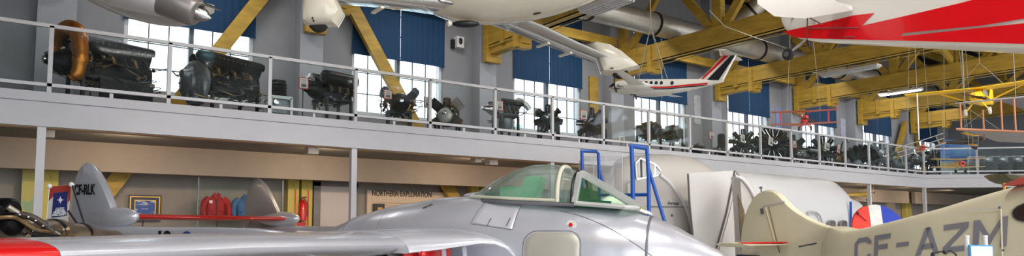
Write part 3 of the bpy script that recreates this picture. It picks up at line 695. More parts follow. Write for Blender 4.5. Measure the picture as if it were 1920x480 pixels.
MB().loft([[V((7.88+.7*x, s, 1.87+y*.7*.13)) for x, y in TP] for s in (1.66, 0, -1.66)]).build('tailplane', M_red, jet, ang=50)
for s in (1.1, -.4, -1.2): MB().bar((8.3, s, 1.83), (8.45, s-.12, 1.73), .02, .03).build('mass_balance', M_silver2, jet)
M_txt = mat('black_lettering', S(18, 18, 20), .5)
def jw(t, s, z): return WM(jet) @ V((t, s, z))
ax_ = jw(0, 0, 0)-jw(1, 0, 0)
text('CF-RLK', .205, M_txt, jet, jw(8.81, 1.84, 2.19), ax_, (0, 0, 1), 'registration', off=.006, squeeze=.62)
tx = text('10', .2, M_txt, jet, jw(7.12, 1.925, 1.53), ax_, (0, 0, 1), 'boom_number', off=.01, squeeze=1.3)
MB().lathe((6.62, 1.905, 1.585), (0, 1, .3), [(0, .09), (.01, .088), (.011, 0)], 24).build('roundel', mat('roundel_blue', S(36, 60, 130), .4), jet)
# undercarriage, resting on the floor
for s, t in ((1.9, 4.6), (-1.9, 4.6), (0, .9)):
    g = MB().tube([(t, s, 1.45 if s else .9), (t, s, .32)], .05, 10).build('leg', M_silver, jet)
    MB().lathe((t, s-.1, .33), (0, 1, 0), [(0, .12), (0, .3), (.04, .33), (.16, .33), (.2, .3), (.2, .12)], 24).build('wheel', M_tyre, g)

# ================================================================ cream high wing aircraft at right (CF-AZM)
def plane_frame(uL, dL, uR, dR):
    a = CP+RT*(uL-960)/FPX*dL+FH*dL; b = CP+RT*(uR-960)/FPX*dR+FH*dR; a.z = b.z = 0
    x = (b-a).normalized(); n = V((x.y, -x.x, 0))
    if n.dot(FH) > 0: n = -n
    return a, x, n
cp0, cX, cN = plane_frame(1475, 11.2, 1925, 7.8)
caz = thing('cream_monoplane', 'cream fabric aircraft lettered CF-AZM with its tail toward the centre', 'aircraft', cp0, math.atan2(cX.y, cX.x))
inv = WM(caz).inverted(); nl = inv.to_3x3() @ cN; sg_ = 1 if nl.y > 0 else -1
def cz(u, v, off=0): return inv @ onp(u, v, cp0+cN*off, cN)
HWC = lambda x: .12+.34*min(1, max(0, x+.1)/2.6)
def side(u, v):
    """pixel on the near side skin"""
    p = cz(u, v, .3)
    for _ in range(4): p = cz(u, v, HWC(p.x))
    return p
tops = [(1548, 424), (1575, 431), (1600, 428), (1650, 415), (1700, 401), (1750, 387), (1800, 371), (1850, 356), (1890, 345), (1920, 336), (1990, 316), (2060, 305)]
rings = []
for u, v in tops:
    p = side(u, v); x, zt = p.x, p.z; zb = .62+.0*x+.1*max(0, 2-x)*.8; hw = HWC(x); zc = (zt+zb)/2
    rings.append(sell((x, 0, zc), (0, 1, 0), (0, 0, 1), hw, (zt-zc), 36, 5))
p0 = side(1548, 424)
pre = [sell((x, 0, 1.1), (0, 1, 0), (0, 0, 1), w_, h_, 36, 3) for x, w_, h_ in ((p0.x-.55, .03, .22), (p0.x-.3, .08, .4))]
MB().loft(pre+rings).build('fuselage', M_cream, caz, ang=50)
fo = [(1396, 500), (1393, 478), (1392, 455), (1394, 430), (1399, 405), (1407, 385), (1417, 368), (1428, 359), (1440, 356), (1453, 357), (1464, 364), (1475, 376), (1487, 388), (1500, 398), (1520, 410), (1545, 421), (1575, 430), (1600, 434), (1600, 500)]
fp = [cz(u, v) for u, v in fo]
MB().puffy(fp, (0, .16, 0), .95, .8).build('tail_fin', M_cream, caz, ang=60)
q_ = lambda u, v: cz(u, v)+V((0, sg_*.09, 0))
MB().tube([q_(1443, 388), q_(1455, 430), q_(1467, 474)], .012, 6).build('hinge_rod', M_cream, caz)
MB().tube([q_(1449, 388), q_(1470, 474)], .006, 6).build('hinge_gap', mat('brown_gap', S(110, 92, 78), .7), caz)
MB().tube([q_(1438, 386), q_(1480, 378)], .012, 6).build('hinge_arm', M_white, caz)
MB().bar(q_(1436, 391), q_(1438, 401), .03, .05).build('hinge_bracket', M_enggr, caz, smooth=False)
MB().ell(cz(1427, 352), (.045, .03, .02)).build('tail_lamp', M_chrome, caz)
MB().tube([cz(1427, 354), cz(1428, 362)], .012, 6).build('lamp_stem', M_enggr, caz)
MB().prism([cz(u, v)+V((0, sg_*.03, 0)) for u, v in ((1392, 477), (1432, 479), (1432, 486), (1392, 486))], (0, .2, 0)).build('rudder_stripe', mat('navy_paint', S(24, 26, 64), .4), caz)
# tailplane reaching toward the camera
a, b = cz(1566, 455), cz(1420, 488)
sp = MB().loft([[V((x, s, z)) for x, z in ((x0, z0), (x0+.12, z0+.035), (x0+.55, z0+.03), (x0+.8, z0), (x0+.55, z0-.02), (x0+.12, z0-.025))] for x0, z0, s in [(-.62, 1.44, .1*sg_), (-.55, 1.44, .7*sg_), (-.42, 1.44, 1.1*sg_), (-.2, 1.44, 1.25*sg_)]])
sp.build('tailplane', M_cream, caz)
z0 = 1.475
MB().loft([[V((x, s, z)) for x, z in ((x0, z0), (x0+.11, z0+.012), (x0+.11, z0-.01), (x0, z0-.01))] for x0, s in [(.0, .12*sg_), (.02, .7*sg_), (.05, 1.05*sg_)]]).build('red_stripe', M_red, caz)
MB().tube([cz(1535, 462)+V((0, sg_*.4, 0)), cz(1545, 456)+V((0, sg_*.15, 0))], .012, 6).build('control_horn', M_black, caz)
# lettering along the side
p1 = onp(1609, 493, cp0+cN*HWC(1.0), cN); p2 = onp(1889, 462, cp0+cN*HWC(3.2), cN)
hgt = (onp(1879, 414, cp0+cN*HWC(3.2), cN)-p2).length
M_let = mat('grey_lettering', S(140, 138, 150), .5, var=.05)
# block letters from strokes, on the slab side
def blk(ch):
    W = .19
    R = lambda *p: list(p)
    if ch == 'C': return [[(.2, 0), (.8, 0), (.8, W), (.25, W)], [(0, .2), (.2, 0), (.25, W), (.17, .25)], [(0, .2), (.17, .25), (.17, .75), (0, .8)], [(0, .8), (.17, .75), (.25, 1-W), (.2, 1)], [(.2, 1), (.25, 1-W), (.62, 1-W), (.66, 1)], [(.66, 1), (.62, 1-W), (.68, .72), (.85, .68), (.85, .82)], [(.8, 0), (.85, .2), (.85, .3), (.68, .3), (.66, W)]]
    if ch == 'F': return [[(0, 0), (.2, 0), (.2, 1), (0, 1)], [(.2, 1-W), (.8, 1-W), (.8, 1), (.2, 1)], [(.2, .42), (.68, .42), (.68, .42+W), (.2, .42+W)]]
    if ch == '-': return [[(.1, .42), (.7, .42), (.7, .58), (.1, .58)]]
    if ch == 'A': return [[(0, 0), (.2, 0), (.52, 1), (.34, 1)], [(.34, 1), (.52, 1), (.88, 0), (.68, 0)], [(.2, .22), (.68, .22), (.62, .22+W), (.26, .22+W)]]
    if ch == 'Z': return [[(0, 1-W), (.84, 1-W), (.84, 1), (0, 1)], [(.0, W), (.22, W), (.84, 1-W), (.62, 1-W)], [(0, 0), (.84, 0), (.84, W), (0, W)]]
    if ch == 'M': return [[(0, 0), (.18, 0), (.18, 1), (0, 1)], [(.18, 1), (.18, .72), (.48, .1), (.48, .42)], [(.48, .42), (.48, .1), (.78, .72), (.78, 1)], [(.78, 0), (.96, 0), (.96, 1), (.78, 1)]]
e = (p2-p1); e.z = 0; Ltot = (inv.to_3x3() @ (p2-p1))
A0, A1 = inv @ p1, inv @ p2
H0 = .335; adv = 1/6.0; pos = 0
for k, ch in enumerate('CF-AZM'):
    wch = [1, .95, .9, 1.0, 1.0, 1.1][k]; mb = MB(); x0f = sum([1, .95, .9, 1.0, 1.0, 1.1][:k])/5.93; wf = wch/5.93
    for poly in blk(ch):
        vs = []
        for (lx, ly) in poly:
            fx = x0f+wf*lx*1.0; P = A0+(A1-A0)*fx; zz = P.z+ly*H0; xx = P.x+ly*.035
            vs.append(V((xx, sg_*(HWC(xx)+.004), zz)))
        mb.prism(vs, (0, .004, 0))
    mb.build('letter_'+{'-': 'dash'}.get(ch, ch.lower()), M_let, caz, smooth=False)
# cabin window, red roof, access frames
wq = [side(u, v)+V((0, sg_*.004, 0)) for u, v in [(1898, 400), (1901, 393), (1908, 387), (1920, 382), (1960, 376), (1962, 416), (1920, 416), (1908, 413), (1901, 408)]]
MB().prism(wq, (0, .01, 0)).build('cabin_window', mat('dark_brown_glass', S(60, 48, 44), .1, var=.3, scale=6), caz, smooth=False)
MB().tube(wq+wq[:1], .008, 6).build('window_rim', M_enggr, caz)
rq = [side(u, v) for u, v in [(1884, 350), (1896, 343), (1920, 334), (1990, 314), (1990, 330), (1920, 347)]]
MB().prism([p+V((0, -sg_*.1, .008)) for p in rq], (0, .3, 0)).build('red_roof_panel', mat('dull_red_paint', S(186, 84, 72), .5), caz)
MB().tube([side(1879, 392)+V((0, sg_*.02, 0)), side(1882, 490)+V((0, sg_*.02, 0))], .01, 6).build('access_strip', M_cream, caz)
MB().tube([side(1812, 393)+V((0, sg_*.004, 0)), side(1876, 391)+V((0, sg_*.004, 0))], .004, 6).build('panel_seam', M_white, caz)
for u, v in ((1876, 389), (1883, 469)): MB().ell(side(u, v)+V((0, sg_*.02, 0)), (.014, .01, .014)).build('bolt', M_enggr, caz)
# high wing beyond the frame and undercarriage
for x, s in ((4.6, .7), (4.6, -.7)):
    g = MB().tube([(x, s*.5, .8), (x, s, .3)], .03, 8).build('leg', M_cream, caz)
    MB().lathe((x, s-.07, .28), (0, 1, 0), [(0, .1), (0, .25), (.03, .28), (.11, .28), (.14, .25), (.14, .1)], 20).build('wheel', M_tyre, g)
g = MB().tube([(-.1, 0, .95), (-.35, 0, .12)], .025, 8).build('leg', M_enggr, caz)
MB().lathe((-.35, -.04, .11), (0, 1, 0), [(0, .04), (0, .1), (.08, .1), (.08, .04)], 16).build('wheel', M_tyre, g)

# sign on two white posts in front of it
t = thing('information_sign', 'blue edged white information card in front of the lettered aircraft', 'sign', atd(1840, 470, 5.6)*1.0); t.location.z = 0
a, b, c = atd(1818, 459, 5.6), atd(1862, 460, 5.6), atd(1816, 500, 5.6)
ctr = (b+c)/2; W_ = (b-a).length; H_ = abs(a.z-c.z)
dr = (b-a).normalized()
MB().bar(ctr-dr*W_/2, ctr+dr*W_/2, .015, H_).build('blue_border', mat('sky_blue_card', S(60, 150, 200), .5), t, world=True, smooth=False)
MB().bar(ctr-dr*W_*.45-FH*.01, ctr+dr*W_*.45-FH*.01, .01, H_*.88).build('card', M_paper, t, world=True, smooth=False)
for k in (-.36, .36):
    p = ctr+dr*W_*k*1.1+FH*.05; MB().tube([(p.x, p.y, 0.02), (p.x, p.y, ctr.z+H_*.5+.07)], .018, 10).build('post', M_white, t, world=True)
    MB().lathe((p.x, p.y, ctr.z+H_*.5+.065), ZZ, [(0, .021), (.012, .021), (.014, .0)], 12).build('post_cap', M_white, t, world=True)
t = thing('stand_bracket', 'black jointed metal bracket left of the information card', 'bracket', atd(1765, 478, 6.4)); t.location.z = 0
pp = [atd(u, v, 6.4) for u, v in ((1746, 480), (1749, 474), (1772, 471), (1783, 470), (1792, 477), (1796, 490))]
MB().tube(pp, .008, 6).build('bent_rod', M_black, t, world=True)
MB().ell(pp[2]+V((0, 0, -.01)), (.02, .02, .02)).build('joint', M_black, t, world=True)
MB().tube([atd(1750, 490, 6.4), atd(1749, 474, 6.4)], .018, 8).build('clamp', M_stand, t, world=True)
b_ = atd(1750, 489, 6.4); MB().tube([b_, (b_.x, b_.y, .02)], .012, 8).build('post', M_stand, t, world=True)

# ================================================================ tricolour rudder
tp = atd(1640, 425, 13.2); t = thing('tricolour_tail', 'red, white and blue striped aircraft rudder behind the lettered aircraft', 'aircraft tail', (tp.x, tp.y, 0))
dD = 13.2
edge_ = [(1599, 440), (1597, 425), (1598, 413), (1602, 402), (1608, 395), (1616, 389), (1625, 386), (1640, 383.5), (1654, 386), (1664, 390), (1674, 397), (1684, 405), (1693, 413), (1700, 440)]
def cutpoly(pts, f):
    out = []
    for a, b in zip(pts, pts[1:]+pts[:1]):
        fa, fb = f(a), f(b)
        if fa >= 0: out.append(a)
        if fa*fb < 0: k = fa/(fa-fb); out.append((a[0]+(b[0]-a[0])*k, a[1]+(b[1]-a[1])*k))
    return out
l1 = lambda p: p[0]-(1626.5+(p[1]-386)*.14); l2 = lambda p: p[0]-(1649+(p[1]-385)*.14)
low = [(1597+0, 440), (1700, 440)]
for nm, fs, m_ in (('red_band', [lambda p: -l1(p)], mat('bright_red_fabric', S(236, 52, 30), .5)), ('white_band', [l1, lambda p: -l2(p)], mat('white_fabric', S(226, 224, 222), .5)), ('blue_band', [l2], mat('bright_blue_fabric', S(20, 52, 176), .5))):
    P = edge_
    for f in fs: P = cutpoly(P, f)
    MB().prism([atd(u, v, dD) for u, v in P], FH*.07).build(nm, m_, t, world=True, smooth=False)
a, b = atd(1606, 400, dD)-FH*.05, atd(1623, 414, dD)-FH*.05
MB().tube([a, b], .012, 6).build('control_rod', M_red, t, world=True)
MB().ell(a, (.03, .02, .03)).build('control_horn', M_black, t, world=True)
c_ = atd(1648, 440, dD)
MB().loft([sell((c_.x+dx*RT.x, c_.y+dx*RT.y, z), (FH.x, FH.y, 0), (0, 0, 1), w_, h_, 20, 2.2) for dx, z, w_, h_ in ((-.5, 1.25, .05, .2), (0, 1.25, .15, .35), (.8, 1.25, .25, .45), (1.2, 1.28, .2, .38))]).build('rear_fuselage', mat('silver_dope', S(170, 170, 172), .4, .3), t, world=True)
MB().tube([(c_.x, c_.y, .95), (c_.x, c_.y, .02)], .03, 8).build('tail_support', M_stand, t, world=True)

# ================================================================ large white airliner section
M_air = mat('white_airliner_skin', S(214, 213, 214), .35, var=.02, scale=1)
M_airb = mat('warm_white_skin', S(204, 198, 192), .4, var=.03, scale=1)
def P3(u, v, d): return atd(u, v, d)
air = thing('airliner_section', 'white airliner fuselage with windows behind the cream tail fin', 'aircraft', atd(1500, 470, 17.5)); air.location.z = 0
# barrel: axis follows the hall; top line from pixels at real distances
tl = [(1372, 322, 15.2), (1450, 328, 16.6), (1540, 336, 18.6), (1556, 342, 19.0), (1570, 356, 19.3), (1578, 368, 19.5), (1586, 372, 19.7), (1596, 376, 19.9)]
rg = []
for u, v, d in tl:
    p = atd(u, v, d); n_ = V((0, -1, 0)); R_ = 1.25
    ring = []
    for k in range(20):
        a = PI*.5-PI*1.0*k/19
        yy = -math.cos(a)*R_ if k else 0
        ring.append(V((p.x, p.y, .5+(p.z-.5)*(.5+.5*math.copysign(abs(math.sin(a))**.7, math.sin(a)))))-FH*max(0, math.cos(a))**.8*.9)
    ring += [V((p.x, p.y, .5))+FH*.6, V((p.x, p.y, p.z-.1))+FH*.6]
    rg.append(ring)
MB().loft(rg).build('fuselage_barrel', M_air, air, world=True, ang=50)
def skinp(u, v):   # point on the barrel near side (its plane runs through the listed distances)
    d = 15.2+(u-1372)*(19.9-15.2)/(1596-1372)*1.0
    return atd(u, v, d-.02)
bx0, bx1 = atd(1372, 322, 15.2), atd(1596, 376, 19.9)
bn = V((bx1.y-bx0.y, -(bx1.x-bx0.x), 0)).normalized()
if bn.dot(FH) > 0: bn = -bn
def bs_(u, v, g=.03): return onp(u, v, bx0-FH*.9+bn*g, bn)
for k, (u0, u1, v0, v1) in enumerate(((1554, 1566, 414, 431), (1576, 1588, 414, 432))):
    uc, vc = (u0+u1)/2, (v0+v1)/2; out = []
    for j in range(16): a = 2*PI*j/16; out.append((uc+(u1-u0)/2*math.copysign(abs(math.cos(a))**.6, math.cos(a)), vc+(v1-v0)/2*math.copysign(abs(math.sin(a))**.6, math.sin(a))))
    MB().prism([bs_(u, v) for u, v in out], bn*.03).build('window_pane', mat('grey_green_window', S(104, 100, 90), .2, var=.3, scale=4), air, world=True, smooth=False)
    MB().tube([bs_(u, v, .05) for u, v in out+out[:1]], .02, 6).build('window_rim', mat('grey_rubber', S(120, 120, 124), .5), air, world=True)
MB().tube([bs_(u, v, .03) for u, v in ((1515, 404), (1516, 399), (1521, 397), (1530, 398), (1537, 404), (1541, 414), (1543, 424))], .025, 6).build('door_outline', mat('door_grey', S(176, 178, 184), .5), air, world=True)
MB().bar(bs_(1595, 378, .0), bs_(1596, 470, 0), .05, .05).build('blue_edge', M_blue, air, world=True, smooth=False)
for x_ in (0.3, .8):
    p = bx0+(bx1-bx0)*x_; MB().box((p.x, p.y+.8, .27), (.5, .9, .5)).build('cradle', M_stand, air, world=True, smooth=False)

ns = thing('cockpit_section', 'rounded beige white airliner nose with arched opening beside the blue steps', 'aircraft', atd(1290, 470, 14)); ns.location.z = 0
top = [(1128, 372, 12.8), (1150, 352, 13.0), (1172, 330, 13.15), (1190, 304, 13.3), (1203, 293, 13.4), (1222, 288, 13.5), (1260, 285.5, 13.8), (1295, 285, 14.1), (1325, 289, 14.3), (1350, 297, 14.6), (1368, 310, 14.8), (1385, 324, 15.0), (1400, 345, 15.2)]
rg = []
for i, (u, v, d) in enumerate(top):
    p = atd(u, v, d); b = .45
    dep = 2.2*min(1, (.25+i*.2)); ring = []
    for k in range(28):
        a = 2*PI*k/28; c, s = math.cos(a), math.sin(a); zc = (p.z+b)/2
        e_ = 2/2.6
        ring.append(V((p.x, p.y+dep*.5*.6, zc))+FH*(math.copysign(abs(c)**e_, c)*dep*.5)+ZZ*(math.copysign(abs(s)**e_, s)*(p.z-zc)))
    rg.append(ring)
MB().loft(rg).build('nose_shell', M_airb, ns, world=True, ang=60)
def nsd(u, v):    # near face distance of the nose shell, slightly in front
    return 11.95+(u-1128)*.0088
def nd(u, v, g=0): return atd(u, v, nsd(u, v)-g)
arch = [(1176, 430), (1176, 345), (1200, 337), (1237, 328), (1248, 336), (1260, 348), (1272, 364), (1283, 384), (1292, 408), (1299, 440), (1301, 470), (1176, 470)]
MB().prism([nd(u, v, .02) for u, v in arch], FH*.05).build('grey_bulkhead', mat('grey_bulkhead_paint', S(170, 164, 160), .6, var=.03), ns, world=True, smooth=False)
rim = arc([nd(u, v, .06) for u, v in arch[3:11]], 6)
MB().tube(rim, .035, 10).build('arch_rim', M_white, ns, world=True)
MB().tube([nd(1176, 387, .06), nd(1290, 388, .06)], .008, 6).build('bulkhead_seam', M_enggr, ns, world=True)
MB().ell(nd(1259, 404, .05), (.03, .02, .03)).build('drain_hole', M_black, ns, world=True)
X_ = (nd(1300, 388)-nd(1200, 388)).normalized(); X_.z = 0
text('Avrocar', .1, M_txt, ns, nd(1251, 384, .06), X_, ZZ, 'maker_script', off=.002, shear=.3)
mb = MB()
for k, (u0, u1) in enumerate(((1262, 1270), (1264, 1271), (1265, 1271))): mb.tube([nd(u0, 390+k*3, .05), nd(u1, 390+k*3, .05)], .003, 4)
mb.build('small_print', M_enggr, ns, world=True)
# cockpit glazing on the nose
gl = [(1193, 336), (1191, 306), (1200, 297), (1214, 300), (1228, 308), (1238, 318), (1238, 328), (1215, 333)]
MB().prism([nd(u, v, -.0) for u, v in gl], FH*.04).build('cockpit_glazing', M_glass, ns, world=True, smooth=False)
for pr in (((1193, 336), (1191, 306)), ((1191, 306), (1200, 297)), ((1203, 334), (1202, 298)), ((1217, 332), (1216, 301)), ((1228, 330), (1228, 308)), ((1193, 336), (1238, 328)), ((1200, 297), (1228, 308)), ((1228, 308), (1238, 320))):
    MB().bar(nd(*pr[0], .04), nd(*pr[1], .04), .03, .03).build('glazing_bar', M_chrome, ns, world=True, smooth=False)
# the flat panel leaning against it with dark edging
pn = thing('leaning_board', 'big flat off white panel with dark edge strips against the airliner nose', 'panel', atd(1335, 470, 12.6)); pn.location.z = 0
pv = lambda u, v, g=0: atd(u, v, 12.9+(u-1290)*.006-g)
MB().prism([pv(u, v) for u, v in ((1290, 325), (1378, 320), (1376, 360), (1360, 420), (1342, 480), (1332, 520), (1305, 520), (1298, 440), (1293, 380))], FH*.06).build('sheet', mat('offwhite_sheet', S(208, 204, 200), .5, var=.02, scale=1), pn, world=True, smooth=False)
MB().prism([pv(u, v, -.03) for u, v in ((1378, 320), (1386, 352), (1390, 400), (1393, 520), (1334, 520), (1344, 480), (1362, 420), (1377, 360))], FH*.06).build('side_flap', mat('warm_white_sheet', S(214, 209, 203), .5, var=.02, scale=1), pn, world=True, smooth=False)
MB().tube([pv(1290, 326, .05), pv(1293, 380, .05), pv(1299, 441, .05), pv(1303, 500, .05)], .02, 6).build('edge_strip', mat('dark_grey_edge', S(96, 94, 94), .5), pn, world=True)
MB().tube([pv(1378, 320, .05), pv(1362, 400, .05), pv(1342, 470, .05), pv(1334, 500, .05)], .02, 6).build('edge_strip', MATS['dark_grey_edge'], pn, world=True)
pb = pv(1320, 470); MB().box((pb.x+.25, pb.y+.1, .3), (1.0, .3, .58)).build('foot_frame', M_stand, pn, world=True, smooth=False)
# arched white piece with dark slot, beside the cream tail fin
ar = thing('curved_cowling', 'curved white cowling with a tall dark slot left of the cream tail fin', 'cowling', atd(1400, 470, 12.7)); ar.location.z = 0
av = lambda u, v, g=0: atd(u, v, 12.7-g)
MB().prism([av(u, v) for u, v in ((1379, 330), (1392, 336), (1404, 350), (1413, 366), (1420, 385), (1424, 420), (1426, 520), (1388, 520), (1385, 420), (1381, 360))], FH*.5).build('shell', M_airb, ar, world=True)
MB().tube(arc([av(u, v, .27) for u, v in ((1379, 330), (1392, 336), (1404, 350), (1413, 366), (1420, 385))], 5), .03, 8).build('rim', M_white, ar, world=True)
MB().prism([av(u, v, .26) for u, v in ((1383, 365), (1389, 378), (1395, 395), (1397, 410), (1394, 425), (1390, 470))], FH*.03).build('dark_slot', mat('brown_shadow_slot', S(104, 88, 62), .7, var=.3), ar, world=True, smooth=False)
ab = av(1405, 470); MB().box((ab.x, ab.y, .26), (.4, .4, .5)).build('foot_frame', M_stand, ar, world=True, smooth=False)

# perspex display box left of the nose
px = thing('perspex_box', 'clear perspex display box with silver model behind the jet windscreen', 'display case', atd(1150, 400, 11.6)); px.location.z = 0
a, b = atd(1113, 296, 11.4), atd(1167, 291, 11.4); bt = atd(1113, 400, 11.4)
MB().box(((a.x+b.x)/2, (a.y+b.y)/2+.2, (a.z+1.1)/2), (.62, .9, a.z-1.1), M4.Rotation(math.atan2(RT.y, RT.x), 3, 'Z')).build('clear_case', glass('perspex', None, .22, (.95, .96, .97), (.75, .75, .78)), px, world=True, smooth=False)
MB().box(((a.x+b.x)/2, (a.y+b.y)/2+.2, .55), (.7, .95, 1.08), M4.Rotation(math.atan2(RT.y, RT.x), 3, 'Z')).build('plinth', M_white, px, world=True, smooth=False)
MB().ell(((a.x+b.x)/2, (a.y+b.y)/2+.2, 1.95), (.32, .2, .25)).build('model_inside', M_silver, px, world=True)
for u, v0, v1 in ((1113, 294, 385), (1167, 291, 385)):
    MB().tube([atd(u, v0, 11.3), atd(u, v1, 11.3)], .008, 6).build('edge_bar', M_white, px, world=True)

# blue access steps between the jet and the nose
stp = thing('access_steps', 'blue tubular access steps with two tall handrails behind the jet nose', 'steps', atd(1170, 400, 10)); stp.location.z = 0
def bt_(pts, name, r=.026, d=10.0): return MB().tube([atd(u, v, d+dd) for u, v, dd in pts], r, 10).build(name, M_blue, stp, world=True)
def down(u, v, d, name):
    p = atd(u, v, d); p2 = V((p.x, p.y, .02)); return MB().tube([p, p2], .024, 10).build(name, M_blue, stp, world=True)
bt_([(1088, 283, .5), (1118, 284, .5), (1122, 288, .5), (1123, 312, .5), (1124, 345, .5)], 'handrail'); bt_([(1091, 284, .5), (1092, 345, .5)], 'handrail_post'); bt_([(1124, 320, .5), (1131, 345, .5)], 'brace_tube')
down(1092, 345, 10.5, 'leg'); down(1124, 345, 10.5, 'leg')
bt_([(1181, 273, -.4), (1214, 278, -.4)], 'handrail', .034); bt_([(1184, 274, -.4), (1186, 320, -.4), (1187, 400, -.4)], 'handrail_post', .032); bt_([(1213, 279, -.4), (1216, 330, -.4), (1217, 410, -.4)], 'handrail_post', .028)
bt_([(1216, 316, -.4), (1231, 365, -.4), (1247, 418, -.4)], 'brace_tube', .026); bt_([(1100, 366, 0.1), (1150, 366, 0), (1216, 365, -.4)], 'cross_tube', .024)
down(1187, 400, 9.6, 'leg'); down(1217, 410, 9.6, 'leg'); down(1247, 418, 9.6, 'leg')
a = atd(1187, 440, 9.6)
for k in range(4): MB().box(V((a.x+.15, a.y+.35, .35+.3*k)), (.7, .25, .03)).build('tread', M_blue, stp, world=True, smooth=False)

# ================================================================ engine exhibit at lower left, behind the silver wing
ex = thing('jet_engine', 'brown grey jet engine with black canisters behind the silver wing tip', 'engine', atd(100, 430, 7.6)); ex.location.z = 0
D = 7.6
ep = [atd(u, v, d) for u, v, d in ((-60, 460, 6.6), (0, 455, 7.0), (70, 449, 7.3), (110, 445, 7.6), (160, 448, 7.9), (225, 454, 8.3))]
MB().tube(arc(ep, 5), [.2]*6+[.2]*5+[.2]*5+[.17]*5+[.13]*4+[.1], 24).build('engine_casing', mat('burnt_steel', S(132, 118, 104), .4, .8, var=.25, scale=4), ex, world=True)
for (u, v, d, r) in ((98, 446, 7.5, .21), (150, 447, 7.85, .18), (206, 452, 8.2, .13)):
    p = atd(u, v, d); ax = (ep[4]-ep[2]).normalized(); MB().lathe(p-ax*.02, ax, [(0, r-.01), (0, r), (.04, r), (.04, r-.01)], 24).build('casing_flange', M_engdk, ex, world=True)
for (u, v, d, r) in ((2, 394, 7.1, .13), (8, 420, 6.9, .12), (-30, 405, 6.8, .13)):
    p = atd(u, v, d); ax = -RT*.9+FH*.2
    MB().lathe(p+RT*.14, ax, [(0, .02), (.01, r*.7), (.05, r*.95), (.1, r), (.4, r)], 22).build('black_canister', M_engbk, ex, world=True)
for pts, r, m_ in (([(-20, 410, 6.7), (20, 407, 6.8), (40, 414, 6.9), (70, 432, 7.0), (100, 434, 7.1)], .022, M_brass), ([(14, 388, 7), (40, 404, 7.1), (62, 420, 7.2)], .03, mat('pale_pipe', S(176, 168, 150), .4, .5)), ([(100, 440, 7), (140, 441, 7.2)], .015, M_brass), ([(30, 400, 7), (50, 425, 7), (80, 445, 7)], .012, M_engdk), ([(60, 440, 6.9), (110, 446, 7.0)], .03, M_engdk)):
    MB().tube(arc([atd(*p) for p in pts], 5), r, 8).build('pipe', m_, ex, world=True)
band = arc([atd(*p) for p in ((36, 402, 6.95), (58, 407, 7.0), (78, 418, 7.05), (98, 434, 7.1))], 6)
MB().tube(band, .035, 8).build('bolted_strap', mat('brown_leather_strap', S(58, 44, 38), .5), ex, world=True)
for k in (2, 6, 10, 14): MB().ell(band[k]-FH*.04, (.016, .016, .016)).build('bolt', M_chrome, ex, world=True)
for k in range(26):
    random.seed(k+50)
    u = random.uniform(5, 130); v = 428+random.uniform(-8, 14)+u*.06; p = atd(u, v, 6.95+random.uniform(0, .2))
    MB().tube([p, p+V((random.uniform(-.06, .06), random.uniform(-.05, .05), random.uniform(-.04, .04)))], random.uniform(.008, .02), 6).build('fitting', random.choice([M_engdk, M_brass, M_chrome, M_enggr]), ex, world=True)
for p in (ep[2], ep[4], ep[1]): MB().tube([(p.x, p.y, p.z-.1), (p.x, p.y, .02)], .035, 8).build('stand_leg', M_stand, ex, world=True)
# white banner with navy panel
bn_ = thing('pull_up_banner', 'white and red banner with navy star emblem panel behind the engine', 'banner', atd(110, 430, 8.4)); bn_.location.z = 0
bd = 8.4
def bp(u, v, g=0): return atd(u, v, bd-g)
MB().prism([bp(u, v) for u, v in ((93, 350), (133, 347), (125, 440), (84, 440))], FH*.01).build('white_sheet', M_wht, bn_, world=True, smooth=False)
MB().prism([bp(u, v, .01) for u, v in ((93, 350), (133, 347), (131, 375), (128, 380), (128, 359), (101, 362), (100, 368), (90, 378))], FH*.006).build('red_corner', mat('brick_red_print', S(160, 52, 42), .6), bn_, world=True, smooth=False)
MB().prism([bp(u, v, .016) for u, v in ((101, 362), (127, 359), (125, 404), (97, 408))], FH*.006).build('navy_panel', mat('navy_print', S(34, 38, 104), .6), bn_, world=True, smooth=False)
M_pw = mat('white_print', S(226, 226, 234), .6)
mb = MB(); cxs = (113, 375)
for du, dv, w_ in ((0, 7, 1.4), (7, 0, 1.2)):
    mb.prism([bp(cxs[0]+x, cxs[1]+y, .022) for x, y in ((-du, -dv), (w_ if dv else 0, -w_ if du else 0), (du, dv), (-w_ if dv else 0, w_ if du else 0))], FH*.004)
mb.lathe(bp(113, 375, .022), FH, [(0, .022), (.003, .022), (.003, .016), (0, .016)], 20)
mb.build('star_emblem', M_pw, bn_, world=True, smooth=False)
MB().tube([bp(105, 390.5, .024), bp(120, 389, .024)], .004, 5).build('white_rule', M_pw, bn_, world=True)
X_ = (bp(125, 396)-bp(100, 397.5)).normalized()
for k, s in enumerate(('NATO', 'FIGHTER', 'AIRCRAFT')):
    text(s, .038, M_pw, bn_, bp(112.3-k*.5, 395.5+k*4.4, .024), X_, ZZ, 'banner_text', off=.002, align='CENTER')
for (u0, v0, u1, v1, nm) in ((135, 345, 162, 432, 'black_pole'), (128, 395, 152, 430, 'black_pole'), (93, 347, 84, 440, 'side_pole')):
    MB().tube([bp(u0, v0, .05), bp(u1, v1, .05)], .012 if nm == 'black_pole' else .006, 8).build(nm, M_black if nm == 'black_pole' else M_white, bn_, world=True)
for u, v in ((93, 349), (134, 346)): MB().ell(bp(u, v, .05), (.03, .02, .03)).build('white_clip', M_white, bn_, world=True)
b_ = bp(105, 438); MB().box((b_.x, b_.y, .04), (.6, .4, .06)).build('base', M_stand, bn_, world=True, smooth=False)
MB().tube([(b_.x, b_.y, .05), (b_.x, b_.y, 1.7)], .015, 8).build('mast', M_stand, bn_, world=True)
